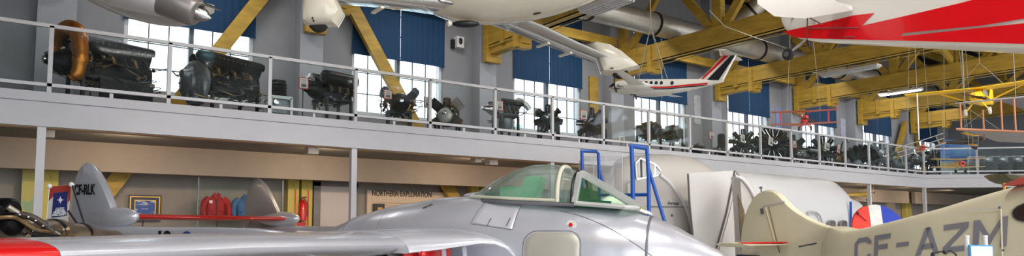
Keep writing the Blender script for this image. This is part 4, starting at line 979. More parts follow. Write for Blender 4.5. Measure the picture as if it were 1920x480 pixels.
# ================================================================ engines on the mezzanine (local x = shaft axis forward)
def stand(t, x0, x1, hw, z, m=None, legs=True):
    m = m or M_stand
    for x in (x0, x1):
        for s in (-1, 1): MB().box((x, s*hw, z/2), (.05, .05, z)).build('stand_leg', m, t, smooth=False)
    fr = MB()
    for s in (-1, 1): fr.bar((x0, s*hw, z), (x1, s*hw, z), .05, .06)
    for x in (x0, x1): fr.bar((x, -hw, z), (x, hw, z), .05, .06); fr.bar((x, -hw, .1), (x, hw, .1), .04, .04)
    fr.build('stand_frame', m, t, smooth=False)
def clutter(t, n, box, r, mats, seed, name='pipework'):
    rnd = random.Random(seed)
    by = {}
    for k in range(n):
        m = rnd.choice(mats); mb = by.setdefault(m.name, (m, MB()))[1]
        p = V([rnd.uniform(box[2*i], box[2*i+1]) for i in range(3)]); pts = [p]
        for j in range(rnd.choice((2, 3, 3))): pts.append(pts[-1]+V([rnd.uniform(-1, 1)*(box[2*i+1]-box[2*i])*.22 for i in range(3)]))
        mb.tube(arc(pts, 3), rnd.uniform(.5, 1)*r, 6)
        if rnd.random() < .6: mb.ell(p, (r*2.4, r*2.2, r*2.6), seg=10, rings=6)
    for m, mb in by.values(): mb.build(name, m, t)
def vee(name, label, loc, rz, L, hw, m1, m2, front, cen=.75, group=None, ang=30, ncyl=6, supercharger=False, st=True, shaft=True, nclut=30):
    """upright vee engine of length L, bank spread hw"""
    t = thing(name, label, 'engine', loc, rz, group)
    MB().loft([sell((x, 0, cen), (0, 1, 0), (0, 0, 1), hw*.55*k, hw*.6*k, 20, 3) for x, k in ((-L/2, .85), (-L/2+.05, 1), (L/2-.1, 1), (L/2, .8))]).build('crankcase', m1, t)
    a = math.radians(ang)
    for s in (-1, 1):
        d = V((0, s*math.sin(a), math.cos(a))); o = V((0, s*math.cos(a), -math.sin(a)))
        c = V((0, 0, cen))+d*hw*.85
        MB().bar(c-V((L*.46, 0, 0)), c+V((L*.46, 0, 0)), hw*.42, hw*.75, up=d).build('cylinder_bank', m1, t)
        cc = c+d*hw*.48
        mb = MB().loft([[cc+V((x, 0, 0))+o*y*hw*.27+d*z*hw*.2 for y, z in ((-1, -.6), (1, -.6), (1, .3), (.6, 1), (-.6, 1), (-1, .3))] for x in (-L*.48, L*.48)])
        mb.build('valve_cover', m2, t)
        mb = MB()
        for k in range(ncyl*2): mb.ell(cc+V((L*.46*(2*(k+.5)/(ncyl*2)-1), 0, 0))+o*hw*.24+d*hw*.05, (.014, .014, .014), seg=8, rings=5)
        mb.build('cover_bolts', M_chrome, t)
        for k in range(ncyl):
            x = L*.42*(2*(k+.5)/ncyl-1); p = c+V((x, 0, 0))+o*hw*.2*1
            MB().tube(arc([p, p+o*hw*.3-d*hw*.02, p+o*hw*.36-d*.1-V((.05, 0, 0))], 4), .03, 8).build('exhaust_stub', M_brass if k % 2 else m1, t)
    MB().lathe((L/2, 0, cen+hw*.1), (1, 0, 0), [(0, hw*.6), (.08, hw*.62), (.16, hw*.5), (.24, hw*.3), (.34, hw*.2)], 24).build('reduction_gear', front, t)
    if shaft: MB().lathe((L/2+.16, 0, cen+hw*.1), (1, 0, 0), [(0, .1), (.06, .1), (.07, .04), (.16, .04), (.17, .05), (.21, .045), (.22, .01)], 18).build('propeller_shaft', M_chrome, t)
    if supercharger:
        MB().lathe((-L/2, 0, cen), (-1, 0, 0), [(0, hw*.5), (.05, hw*.9), (.2, hw*.95), (.28, hw*.6), (.4, hw*.3)], 24).build('supercharger', M_enggr, t)
    clutter(t, nclut, (-L/2, L/2, -hw*1.05, hw*1.05, cen-hw*.8, cen+hw*.5), .014, [m1, M_brass, M_enggr, M_engdk], int(L*1000)+int(loc[0]*10))
    if st: stand(t, -L*.4, L*.4, hw*.7, cen-hw*.45)
    return t
def radial(name, label, loc, rz, R, n, mc, mcyl, cen=.8, group=None, depth=.3, st=True, front=None, seed=1, shaft=True, rows=1):
    t = thing(name, label, 'engine', loc, rz, group)
    MB().lathe((-depth*.6, 0, cen), (1, 0, 0), [(0, R*.3), (.03, R*.42), (depth*.9, R*.42), (depth*1.1, R*.34), (depth*1.35, R*.2), (depth*1.5, R*.12)], 28).build('crankcase', mc, t)
    for rw in range(rows):
        for k in range(n):
            a = 2*PI*(k+.5*rw)/n+PI/2; d = V((0, math.cos(a), math.sin(a))); p = V((-rw*depth*.7, 0, cen))+d*R*.36
            w_ = min(.42*R*2*PI*.62/n, R*.24)
            prof = []; nf = 9
            for j in range(nf): x = R*.05+R*.42*j/nf; prof += [(x, w_*.72), (x, w_), (x+R*.022, w_), (x+R*.022, w_*.72)]
            prof += [(R*.5, w_*.95), (R*.6, w_*.95), (R*.64, w_*.6)]
            MB().lathe(p, d, [(0, w_*.6)]+prof, 12).build('cylinder', mcyl, t)
            o = V((0, -d.z, d.y))
            MB().tube([p+V((.1*R+.02, 0, 0)), p+d*R*.55+V((.12*R+.02, 0, 0))+o*w_*.3], .012, 6).build('push_rod', M_chrome, t)
    MB().tube([V((-depth*.5, R*.62*math.cos(2*PI*k/40), cen+R*.62*math.sin(2*PI*k/40))) for k in range(41)], .025, 8).build('exhaust_ring', M_engbr, t)
    if shaft: MB().lathe((depth*.8, 0, cen), (1, 0, 0), [(0, R*.12), (.1, R*.12), (.11, .03), (.22, .03), (.23, .01)], 16).build('propeller_shaft', front or M_chrome, t)
    clutter(t, 16, (-depth, depth*.4, -R*.5, R*.5, cen-R*.6, cen+R*.5), .014, [mc, M_engdk, M_enggr, M_brass], seed)
    if st: stand(t, -depth, depth*.3, R*.62, cen-R*.35)
    return t
def deck(u, Y, v=200):
    p = atY(u, v, Y); return V((p.x, Y, DZ))
def heading(du):   # world angle for a local x axis given as (right, away)
    d = RT*du[0]+FH*du[1]; return math.atan2(d.y, d.x)
# 1. vee engine with copper duct
e1 = vee('vee_engine', 'black twelve cylinder vee engine with a swan necked copper duct', deck(202, 13.75), heading((-.55, -.85)), 1.35, .36, M_engbk, M_engbk, M_engdk, cen=.68, ang=24, nclut=80)
g = MB().tube(arc([(.66, -.5, 1.0), (.66, -.38, 1.2), (.68, -.02, 1.31), (.68, .32, 1.17), (.68, .44, .8), (.7, .42, .5), (.76, .34, .4)], 8), [.085]*4+[.11]*8+[.13]*16+[.12]*8+[.1]*8+[.075]*5, 20)
g.build('copper_duct', M_copper, e1)
MB().lathe((.66, -.5, .97), (1, 0, -.2), [(0, .09), (0, .1), (.04, .1), (.04, .09)], 20).build('duct_flange', M_copper, e1)
MB().box((-.1, .42, .3), (.9, .03, .32)).build('drip_tray', M_engdk, e1, smooth=False)
# 2. big engine with grey blower
e2 = vee('vee_engine', 'large dark vee engine with round grey blower casing facing out', deck(425, 13.75), heading((-.5, -.87)), 1.25, .36, M_engdk, M_engbk, M_enggr, cen=.7, ang=30, shaft=False, nclut=80)
MB().lathe((.62, 0, .62), (1, 0, 0), [(0, .2), (.02, .38), (.1, .4), (.16, .34), (.2, .2), (.24, .17), (.27, .05)], 30).build('blower_casing', M_enggr, e2)
mb = MB()
for k in range(14):
    a = 2*PI*k/14; mb.bar((.82, .08*math.cos(a), .62+.08*math.sin(a)), (.79, .33*math.cos(a), .62+.33*math.sin(a)), .02, .02)
mb.build('casing_ribs', M_enggr, e2)
MB().lathe((.75, .1, .32), (1, 0, 0), [(0, .15), (.1, .14), (.12, .07), (.1, .05)], 20).build('pump_housing', M_enggr, e2)
MB().ell((.6, .18, 1.1), (.2, .16, .13)).build('air_filter', mat('teal_grey_metal', S(58, 84, 92), .4, .5), e2)
MB().tube(arc([(.7, .3, .7), (.75, .36, .5), (.7, .28, .3), (.7, 0, .2)], 5), .06, 10).build('coolant_pipe', M_enggr, e2)
# 3. small pot engine on aluminium frame
t = thing('cylinder_engine', 'small dark single cylinder unit on a square aluminium frame', 'engine', deck(521, 13.6))
stand(t, -.2, .2, .2, .5, mat('aluminium_frame', S(168, 172, 168), .4, .7))
MB().box((0, 0, .34), (.3, .3, .28)).build('gear_box', M_enggr, t, smooth=False)
MB().lathe((0, 0, .52), ZZ, [(0, .12), (.03, .17)]+[(.05+.03*k, .17 if k % 2 else .145) for k in range(9)]+[(.34, .15), (.36, .06)], 20).build('cylinder', M_engdk, t)
MB().lathe((-.1, -.2, .4), (0, -1, 0), [(0, .05), (.05, .05), (.06, .01)], 12).build('dial', M_chrome, t)
# 4. black inverted engine with silver ends
e4 = vee('vee_engine', 'black vee engine with silver bank ends right of the framed placard', deck(624, 13.6), heading((-.62, -.78)), .75, .30, M_engbk, M_engbk, M_engdk, cen=.72, ang=42)
for s in (-1, 1):
    a = math.radians(42); c = V((.36, s*math.sin(a)*.36, .72+math.cos(a)*.36))
    MB().lathe(c, (1, 0, 0), [(0, .14), (.02, .15), (.05, .14), (.06, .06), (.09, .05), (.1, .01)], 22).build('bank_end_cover', M_chrome if s < 0 else M_engdk, e4)
    MB().lathe(c-V((.72, 0, 0)), (1, 0, 0), [(0, .13), (.0, .15), (.7, .15), (.72, .13)], 22).build('bank_shroud', M_engbk, e4)
# 5. vee eight opened out on stand
e5 = vee('vee_engine', 'open winged black vee engine with round pale drilled plate in front of the second window', deck(748, 13.6), heading((.25, -.97)), .5, .34, M_engdk, mat('teal_black_cover', S(40, 60, 68), .35, .5), M_engdk, cen=.62, ang=48, ncyl=4)
MB().lathe((.3, 0, .68), (1, 0, 0), [(0, .17), (.05, .18), (.07, .16), (.07, .0)], 26).build('drilled_plate', mat('pale_cream_metal', S(190, 184, 160), .4, .4), e5)
mb = MB()
for k in range(8): a = 2*PI*k/8; mb.lathe((.371, .11*math.cos(a), .68+.11*math.sin(a)), (1, 0, 0), [(0, .026), (.008, .026), (.009, .0)], 12)
mb.build('plate_holes', M_black, e5)
# 6.
e6 = radial('fan_engine', 'brown finned three bank engine on a black stand right of the second window', deck(838, 13.6), heading((-.1, -1)), .4, 3, M_enggr, M_engbr, cen=.55, depth=.28, seed=6, st=True)
for s in (-1, 1):
    a = math.radians(48); d = V((0, s*math.sin(a), math.cos(a)))
    mb = MB()
    for k in range(9): mb.bar(V((-.12, 0, .55))+d*(.2+.03*k), V((.2, 0, .55))+d*(.2+.03*k), .22, .012, up=d)
    mb.build('finned_bank', M_engbr if s > 0 else M_engdk, e6, smooth=False)
MB().lathe((.2, 0, .5), (1, 0, 0), [(0, .17), (.08, .16), (.12, .1), (.12, .05)], 22).build('nose_case', mat('pale_casting', S(178, 176, 168), .45, .5), e6)
# 7.
e7 = vee('tilted_engine', 'tilted silver and dark engine on a post stand left of the third window', deck(948, 13.6), heading((-.8, -.6)), .62, .26, M_enggr, M_engdk, M_chrome, cen=.78, ang=55, ncyl=4)
MB().tube(arc([(-.2, -.2, 1.0), (-.45, -.1, 1.12), (-.62, 0, 1.02), (-.7, .05, .9)], 5), [.05]*5+[.08]*6+[.07]*5, 12).build('intake_horn', mat('light_alloy', S(186, 188, 186), .35, .6), e7)
MB().lathe((0, 0, .3), ZZ, [(0, .1), (.1, .17), (.3, .17), (.32, .1)], 18).build('oil_sump', M_enggr, e7)
e8 = radial('radial_engine', 'dark radial engine in front of the third window', deck(1028, 13.6), heading((-.2, -1)), .38, 7, mat('dull_teal_metal', S(70, 90, 92), .45, .5), M_engdk, cen=.72, seed=8)
e9 = radial('radial_engine', 'blue black radial engine beside the tall yellow board', deck(1109, 13.7), heading((-.5, -.86)), .46, 9, M_engbl, M_engbl, cen=.74, seed=9, front=M_engbr)
def jetengine(name, label, loc, rz, L, R, m, cen, tail=None):
    t = thing(name, label, 'engine', loc, rz)
    MB().lathe((-L/2, 0, cen), (1, 0, 0), [(0, R*.5), (.02, R*.75), (L*.2, R*.8), (L*.22, R*.9), (L*.25, R*.9), (L*.27, R*.8), (L*.5, R), (L*.75, R), (L*.77, R*1.06), (L*.8, R*1.06), (L*.82, R*.95), (L*.97, R*.85), (L, R*.6), (L*.98, R*.3)], 28).build('casing', m, t)
    for k in range(6):
        a = 2*PI*k/6; c = V((0, math.cos(a)*R, cen+math.sin(a)*R))
        MB().tube([c-V((L*.2, 0, 0)), c+V((L*.28, 0, 0))], [.05, .07], 10).build('combustion_can', M_engdk, t)
    MB().ell((0, 0, cen-R*1.1), (L*.2, R*.4, R*.35)).build('accessory_gearbox', M_engbr if tail else M_engdk, t)
    clutter(t, 22, (-L/2, L/2, -R, R, cen-R*1.2, cen+R*.6), .016, [M_engdk, M_brass, M_enggr], int(loc[0]*7))
    for x in (-L*.35, L*.35):
        for s in (-1, 1): MB().box((x, s*R*1.25, (cen+R*.6)/2), (.05, .05, cen+R*.6)).build('stand_leg', M_stand, t, smooth=False)
        MB().bar((x, -R*1.25, cen+R*.6), (x, R*1.25, cen+R*.6), .05, .05).build('stand_bar', M_stand, t, smooth=False)
    return t
jetengine('jet_engine', 'blue black jet engine with amber gearbox on tall legs before the fourth window', deck(1216, 13.6), heading((.7, -.72)), .62, .22, M_engbl, .72, True)
jetengine('jet_engine', 'grey green ended jet engine on tall legs before the fourth window', deck(1258, 13.6), heading((.7, -.72)), .6, .2, mat('grey_green_casing', S(74, 84, 80), .4, .5), .72)
vee('flat_engine', 'low blue grey engine on a dark stand right of the fourth window', deck(1300, 14.3), heading((-.6, -.8)), .55, .2, M_engbl, M_enggr, M_chrome, cen=.42, ang=62, ncyl=3)
t = radial('small_engine', 'small dark upright engine with placard, left of the fifth window', deck(1348, 13.6), heading((-.3, -.9)), .24, 5, M_engdk, M_enggr, cen=.36, seed=13)
MB().lathe((0, .05, .45), ZZ, [(0, .1), (.1, .12), (.4, .12), (.44, .05)], 14).build('tall_cylinder', M_engdk, t)
M_grb = mat('green_black_metal', S(40, 54, 44), .45, .4, var=.4, scale=9)
radial('radial_engine', 'bushy green black radial engine in front of the fifth window', deck(1392, 13.5), heading((-.25, -1)), .46, 9, M_grb, M_grb, cen=.66, seed=14)
radial('radial_engine', 'largest black radial engine, left of the red biplane model', deck(1447, 13.8), heading((-.1, -1)), .6, 14, M_engdk, M_engbk, cen=.82, seed=15, rows=2)
radial('radial_engine', 'brown and green radial engine below the red biplane model', deck(1484, 13.6), heading((-.35, -.9)), .48, 7, M_engbr, M_grb, cen=.7, seed=16)
radial('radial_engine', 'black radial engine before the sixth window', deck(1540, 13.7), heading((-.2, -1)), .54, 9, M_grb, M_engdk, cen=.76, seed=17)
vee('inverted_engine', 'low black engine on floor frame between the sixth window radial engines', deck(1513, 12.95), heading((-.8, -.6)), .6, .2, M_engdk, M_enggr, M_enggr, cen=.36, ang=50, ncyl=3)
t = vee('inline_engine', 'tan and black inline engine with a desk lamp, right of the sixth window', deck(1572, 14.6), heading((-.7, -.7)), .6, .26, M_engbr, M_engdk, M_brass, cen=.6, ang=20, ncyl=4)
MB().tube(arc([(0, 0, .9), (0, .1, 1.3), (.1, .3, 1.42), (.2, .4, 1.3)], 5), .03, 8).build('lamp_arm', M_black, t)
# 19 fan of black barrels
t = thing('cylinder_fan_engine', 'low engine with a fan of black green barrels left of the seventh window', 'engine', deck(1600, 13.3))
for k in range(9):
    a = math.radians(20+k*15); d = (-FH*.55+RT*.6*math.cos(a)*1.3+ZZ*math.sin(a)*.6).normalized(); p = V((0, 0, .35))+d*.15
    prof = [(0, .06)]
    for j in range(8): prof += [(.05+.07*j, .075), (.05+.07*j+.035, .095), (.05+.07*j+.05, .075)]
    MB().lathe(p, d, prof+[(.68, .08), (.7, .02)], 12).build('barrel', M_grb if k % 2 else M_engdk, t)
MB().ell((0, 0, .35), (.25, .25, .25)).build('hub_casing', M_enggr, t)
stand(t, -.25, .25, .25, .25)
M_lg = mat('light_grey_engine', S(124, 132, 138), .45, .4, var=.3, scale=8)
radial('radial_engine', 'pale grey radial engine in front of the seventh window', deck(1650, 13.6), heading((-.2, -1)), .62, 9, M_lg, M_lg, cen=.8, seed=20)
radial('radial_engine', 'grey radial engine between the two sloping braces at the far end', deck(1686, 14.9), heading((-.1, -1)), .5, 9, M_enggr, M_lg, cen=.7, seed=21)
vee('vee_engine', 'blue grey vee engine on stand before the eighth window', deck(1716, 13.2), heading((-.5, -.8)), .8, .3, M_engbl, M_lg, M_enggr, cen=.7, ang=30)
radial('radial_engine', 'dark radial engine beyond the railing corner, by the far sky photograph', deck(1747, 13.4), heading((-.2, -1)), .5, 9, M_engdk, M_engdk, cen=.85, seed=23)
# placards on stalks
M_rim = mat('red_placard_rim', S(168, 62, 56), .5)
M_phot = mat('small_grey_photo', S(96, 96, 88), .6, var=.4, scale=20)
M_prim = mat('grey_placard_rim', S(92, 92, 96), .5)
def placard(u0, v0, u1, v1, Y, label, rim=None, tilt=0, yaw=0):
    a, b = atY(u0, v0, Y), atY(u1, v1, Y); c = (a+b)/2; w_, h_ = abs(b.x-a.x), abs(a.z-b.z)
    t = thing('placard', label, 'placard', (c.x, Y, DZ), yaw, group='engine placards')
    R_ = M4.Rotation(tilt, 3, 'Y'); z = c.z-DZ
    MB().box((0, 0, z), (w_, .02, h_), R_).build('rim', rim or M_rim, t, smooth=False)
    MB().box((0, -.012, z), (w_-.04, .01, h_-.04), R_).build('card', M_paper, t, smooth=False)
    MB().box((.0, -.019, z-h_*.2), (w_*.5, .006, h_*.28), R_).build('photo', M_phot, t, smooth=False)
    mb = MB()
    for k in range(4): mb.box((0, -.019, z+h_*(.3-.09*k)), (w_*.55, .004, .008), R_)
    mb.build('text_lines', M_phot, t, smooth=False)
    MB().tube([(0, .02, z-h_*.3), (0, .02, .04)], .01, 6).build('stalk', M_stand, t)
    MB().lathe((0, .02, 0), ZZ, [(0, .12), (.02, .12), (.03, .02)], 16).build('foot', M_stand, t)
    return t
placard(164, 69, 183, 88, 14.3, 'tilted red edged placard behind the engine with the copper duct', tilt=-.25)
placard(560, 144, 578, 168, 13.2, 'red framed placard standing beside the black engine with silver ends')
placard(719, 167, 735, 187, 13.2, 'red rimmed placard above the open winged engine')
placard(795, 181, 810, 203, 14.2, 'grey rimmed placard at the right side of the second window', M_prim)
placard(930, 188, 943, 208, 13.2, 'red rimmed placard above the tilted silver engine')
placard(1001, 202, 1015, 220, 13.9, 'grey rimmed placard in the middle of the third window', M_prim)
placard(1087, 205, 1101, 225, 13.2, 'pink rimmed placard left of the tall yellow board')
placard(1160, 255, 1171, 268, 13.8, 'blank pale placard low on the wall left of the fourth window', M_paper)
placard(1329, 246, 1339, 261, 13.2, 'red rimmed placard beside the small upright engine')
placard(1389, 252, 1396, 267, 13.0, 'leaning white placard on the engine before the fifth window', M_paper, .15)
placard(1441, 257, 1449, 273, 12.9, 'leaning white placard on the largest black radial engine', M_paper, .2)
placard(1486, 263, 1493, 277, 13.0, 'pink placard on the engine below the red biplane model')
placard(1546, 267, 1555, 281, 13.0, 'leaning cream placard on the engine before the sixth window', M_paper, .2)
placard(1569, 270, 1575, 287, 13.0, 'pink placard under the desk lamp right of the sixth window', None, .15)

# ================================================================ models hung over the hall
def wires(t, pts, top=9.6, name='hanging_wire', r=.006):
    for p, q in pts: MB().tube([p, (q[0], q[1], top)], r, 5).build(name, M_wire, t, world=True)
AF2 = airfoil(9)
def lwing(sec):     # sections (s, xLE, xTE, z, thick ratio): x forward negative; local coords
    return MB().loft([[V((le+(te-le)*x, s, z+y*th*(te-le))) for x, y in AF2] for s, le, te, z, th in sec])
def prop(t, c, ax, R, n, m, name='propeller', w_=.05):
    ax = V(ax).normalized(); a = ax.orthogonal().normalized(); b = ax.cross(a)
    h = MB().lathe(V(c)-ax*.01, ax, [(0, w_*.7), (w_*.8, w_*.6), (w_*1.6, w_*.1)], 12).build(name, m, t)
    for k in range(n):
        d = a*math.cos(2*PI*k/n+.4)+b*math.sin(2*PI*k/n+.4); o = ax.cross(d)
        MB().loft([[V(c)+d*R*x+o*w_*y*wk+ax*w_*.2*y for y in (-.5, 0, .5)]+[V(c)+d*R*x+o*w_*y*wk+ax*(w_*.2*y+.006) for y in (.5, 0, -.5)] for x, wk in ((.08, .6), (.4, 1.2), (.8, 1), (1, .3))]).build('propeller_blade', m, t)
# twin engined model
kc = atd(1222, 168, 10.0)
ka = heading((-.83, .56))      # nose direction
k = thing('twin_turboprop_model', 'white twin engined model airliner with red and black tail stripes', 'model aircraft', kc, ka+PI)
k.rotation_euler = (0, .12, ka+PI)
SLC = 1.05
def fus(secs, n=20): return MB().loft([sell((x*SLC, 0, z*SLC), (0, 1, 0), (0, 0, 1), w_*SLC, h_*SLC, n, 2.1) for x, z, w_, h_ in secs])
FS = [(x_, z_, w_*1.15, h_*1.2) for x_, z_, w_, h_ in [(-.66, .0, .005, .005), (-.64, .0, .03, .03), (-.58, .01, .052, .05), (-.5, .02, .068, .07), (-.42, .035, .078, .085), (-.3, .04, .08, .09), (.2, .04, .08, .09), (.45, .06, .07, .075), (.7, .09, .045, .05), (.92, .115, .02, .025), (1.0, .12, .006, .01)]]
fus(FS).build('fuselage', M_wht, k)
for z, m_, nm, dz in ((.018, M_red, 'red_stripe', .011), (-.003, mat('black_stripe_paint', S(24, 24, 34), .4), 'black_stripe', .007)):
    for s in (-1, 1):
        mb = MB(); R_ = []
        for x in [-.6+.1*j for j in range(15)]:
            zt, w_, h_ = None, 0, 0
            for a_, b_ in zip(FS[:-1], FS[1:]):
                if a_[0] <= x <= b_[0]:
                    q_ = (x-a_[0])/(b_[0]-a_[0]); zt, w_, h_ = [a_[i]+(b_[i]-a_[i])*q_ for i in (1, 2, 3)]
            if zt is None: continue
            zz = z+max(0, x-.25)*.12
            def yy(zq): return s*(w_*max(0, 1-abs((zq-zt)/max(h_, .01))**2.1)**(1/2.1)+.002)
            R_.append([V((x, yy(zz-dz), zz-dz))*SLC, V((x, yy(zz+dz), zz+dz))*SLC, V((x, yy(zz+dz)-s*.004, zz+dz))*SLC, V((x, yy(zz-dz)-s*.004, zz-dz))*SLC])
        mb.loft(R_); mb.build(nm, m_, k)
for s in (-1, 1):
    for j in range(6 if s > 0 else 6):
        x = -.13+.075*j+(.08 if j == 5 else 0); MB().ell((x*SLC, s*.0885*SLC, .08*SLC), (.026, .006, .028), seg=12, rings=8).build('cabin_window', mat('dark_blue_window', S(34, 44, 66), .2), k)
    MB().prism([(x*SLC, s*.062*SLC, z*SLC) for x, z in ((-.56, .055), (-.5, .09), (-.45, .1), (-.45, .065))], (0, .03, 0)).build('windscreen', MATS['dark_blue_window'], k)
    lwing([(s*.05, -.22, .1, -.02, .12), (s*.4, -.19, .06, .01, .11), (s*1.12, -.08, .05, .07, .09), (s*1.16, -.02, .04, .073, .06)]).build('wing', M_wht, k)
    n_ = MB().loft([sell((x, s*.36, z), (0, 1, 0), (0, 0, 1), w_, w_*1.1, 14, 2.1) for x, z, w_ in ((-.42, .01, .02), (-.4, .01, .045), (-.3, .01, .06), (-.1, .01, .058), (.1, .0, .03), (.16, 0, .008))]).build('engine_nacelle', M_wht, k)
    prop(k, (-.44, s*.36, .01), (-1, 0, 0), .15, 3, M_black, w_=.035)
    MB().tube(arc([(-.34, s*.42, -.01), (-.3, s*.45, -.03), (-.24, s*.45, -.03)], 3), .014, 8).build('exhaust_stack', M_chrome, k)
MB().puffy([(x*SLC, 0, z*SLC) for x, z in ((.62, .12), (.72, .18), (.95, .46), (1.14, .47), (1.0, .13), (.9, .1))], (0, .05, 0), .9, .6).build('tail_fin', M_wht, k)
for (pts, m_, nm) in (([(.7, .14), (.74, .15), (1.04, .455), (.98, .455)], M_red, 'red_fin_band'), ([(.78, .13), (.94, .13), (1.125, .455), (1.07, .455)], MATS['black_stripe_paint'], 'black_fin_band')):
    for s in (-1, 1): MB().prism([(x*SLC, s*.026, z*SLC) for x, z in pts], (0, .006, 0)).build(nm, m_, k, smooth=False)
lwing([(-.36, 1.06, 1.18, .49, .12), (0, .96, 1.18, .49, .12), (.36, 1.06, 1.18, .49, .12)]).build('tailplane', M_wht, k)
text('C-WAM', .05, M_txt, k, WM(k) @ V((.66, .075, .125)), WM(k).to_3x3() @ V((-1, 0, 0)), ZZ, 'registration') if 0 else None
MB().prism([(.27*SLC, .092*SLC, .07*SLC), (.31*SLC, .092*SLC, .07*SLC), (.31*SLC, .09*SLC, .1*SLC), (.27*SLC, .09*SLC, .1*SLC)], (0, .008, 0)).build('red_emblem', M_red, k)
kt = kc
for p in ((-.28, .1), (-.2, -.1), (.15, .1), (.25, -.06)):
    w0 = WM(k) @ V((p[0], p[1]*.5, .13)); MB().tube([w0, kc+V((0, 0, .95))], .004, 5).build('hanging_wire', M_wire, k, world=True)
MB().tube([kc+V((0, 0, .95)), V((kc.x, kc.y, 9.6))], .006, 5).build('hanging_wire', M_wire, k, world=True)

def biplane(name, label, c, rz, span, cols, n=2, roll=0, gap=.2, fl=.75, wires_=True, stagger=.05):
    fm, wm, sm, nm_ = cols; k_ = span
    t = thing(name, label, 'model aircraft', c, rz)
    t.rotation_euler = (roll, .06, rz)
    MB().loft([sell((x*k_, 0, z*k_), (0, 1, 0), (0, 0, 1), w_*k_, h_*k_, 16, 2.3) for x, z, w_, h_ in ((-.22, 0, .03, .035), (-.2, 0, .055, .055), (-.1, 0, .055, .06), (.1, .01, .05, .06), (.3, .02, .03, .04), (.5, .03, .008, .02))]).build('fuselage', fm, t)
    MB().lathe((-.21*k_, 0, 0), (-1, 0, 0), [(0, .058*k_), (.03*k_, .055*k_), (.035*k_, .03*k_), (.04*k_, .012*k_)], 18).build('engine_cowl', nm_, t)
    for j in range(7): a = 2*PI*j/7; MB().tube([(-.225*k_, 0, 0), (-.225*k_, math.cos(a)*.06*k_, math.sin(a)*.06*k_)], .01*k_, 6).build('cylinder', M_engdk, t)
    zs = [-.05+i*gap for i in range(n)]
    for i, z in enumerate(zs):
        xo = -.12-i*stagger*.5
        lwing([(s*k_*.5, (xo+(.02 if abs(s) > .9 else 0))*k_, (xo+.15-(.02 if abs(s) > .9 else 0))*k_, (z+abs(s)*.012)*k_, .1) for s in (-1, -.96, 0, .96, 1)]).build('wing', wm, t)
    for s in (-1, 1):
        for i in range(n-1):
            for x in (-.1, 0): MB().bar((x*k_-.02*k_, s*.36*k_, zs[i]*k_), (x*k_-.04*k_, s*.36*k_, zs[i+1]*k_), .01*k_, .006*k_).build('strut', sm, t)
            MB().tube([(-.08*k_, s*.04*k_, .05*k_), (-.1*k_, s*.07*k_, zs[i+1]*k_)], .006*k_, 5).build('cabane_strut', sm, t)
        g_ = MB().tube([(-.12*k_, s*.03*k_, -.05*k_), (-.14*k_, s*.09*k_, -.14*k_)], .008*k_, 6).build('leg', sm, t)
        MB().lathe((-.14*k_, s*.08*k_, -.14*k_), (0, s, 0), [(0, .02*k_), (0, .035*k_), (.02*k_, .035*k_), (.02*k_, .015*k_)], 14).build('wheel', M_tyre, g_)
    lwing([(s*k_*.16, .4*k_, .52*k_, .035*k_, .06) for s in (-1, 0, 1)]).build('tailplane', wm, t)
    MB().puffy([(x*k_, 0, z*k_) for x, z in ((.4, .04), (.44, .11), (.5, .14), (.55, .11), (.56, .04))], (0, .012*k_, 0), .9, .6).build('tail_fin', fm, t)
    prop(t, (-.25*k_, 0, 0), (-1, 0, 0), .14*k_, 2, M_engbr, w_=.03*k_)
    if wires_:
        for s in (-1, 1): MB().tube([WM(t) @ V((-.05*k_, s*.25*k_, zs[-1]*k_)), V((c[0], c[1], 9.6))], .005, 5).build('hanging_wire', M_wire, t, world=True)
    return t
M_mr = mat('red_model_paint', S(196, 34, 38), .35); M_or = mat('orange_red_wing', S(206, 108, 74), .45); M_cr = mat('cream_model_wing', S(214, 186, 122), .5); M_dk = mat('charcoal_model_paint', S(52, 46, 42), .5)
c = atd(1507, 228, 15); b1 = biplane('biplane_model', 'red biplane model with orange wings hanging before the sixth window', c, heading((-.3, -.95))+PI, 1.36, (M_mr, M_or, M_mr, M_mr))
c = atd(1812, 266, 17); biplane('biplane_model', 'dark biplane model with amber wings above the red nosed model', c, heading((.93, -.35))+PI, 1.15, (M_dk, mat('amber_wing', S(206, 158, 70), .5), M_wire, M_dk), roll=-.2)
c = atd(1793, 310, 16); biplane('biplane_model', 'red nosed model with long cream wings in front of the far railing', c, heading((-.1, -1))+PI, 1.16, (M_cr, M_cr, M_wire, M_mr), gap=.16)
c = atd(1728, 279, 16); biplane('biplane_model', 'orange bodied model with thin white wings near the railing corner', c, heading((-.4, -.9))+PI, 1.0, (mat('orange_body', S(196, 110, 50), .5), M_wht, M_wire, M_mr), n=3, gap=.11, roll=-.3)
c = atY(1618, 365, 14.3); biplane('biplane_model', 'pale yellow biplane model hanging under the mezzanine', c, heading((.95, -.1))+PI, 1.55, (mat('pale_yellow_fabric', S(214, 186, 96), .5), MATS['pale_yellow_fabric'], M_wht, M_white), wires_=False)
lt = bpy.data.objects['biplane_model.004'] if 'biplane_model.004' in bpy.data.objects else None
MB().tube([c, (c.x, c.y, SZ+.02)], .006, 5).build('hanging_wire', M_wire, lt, world=True)
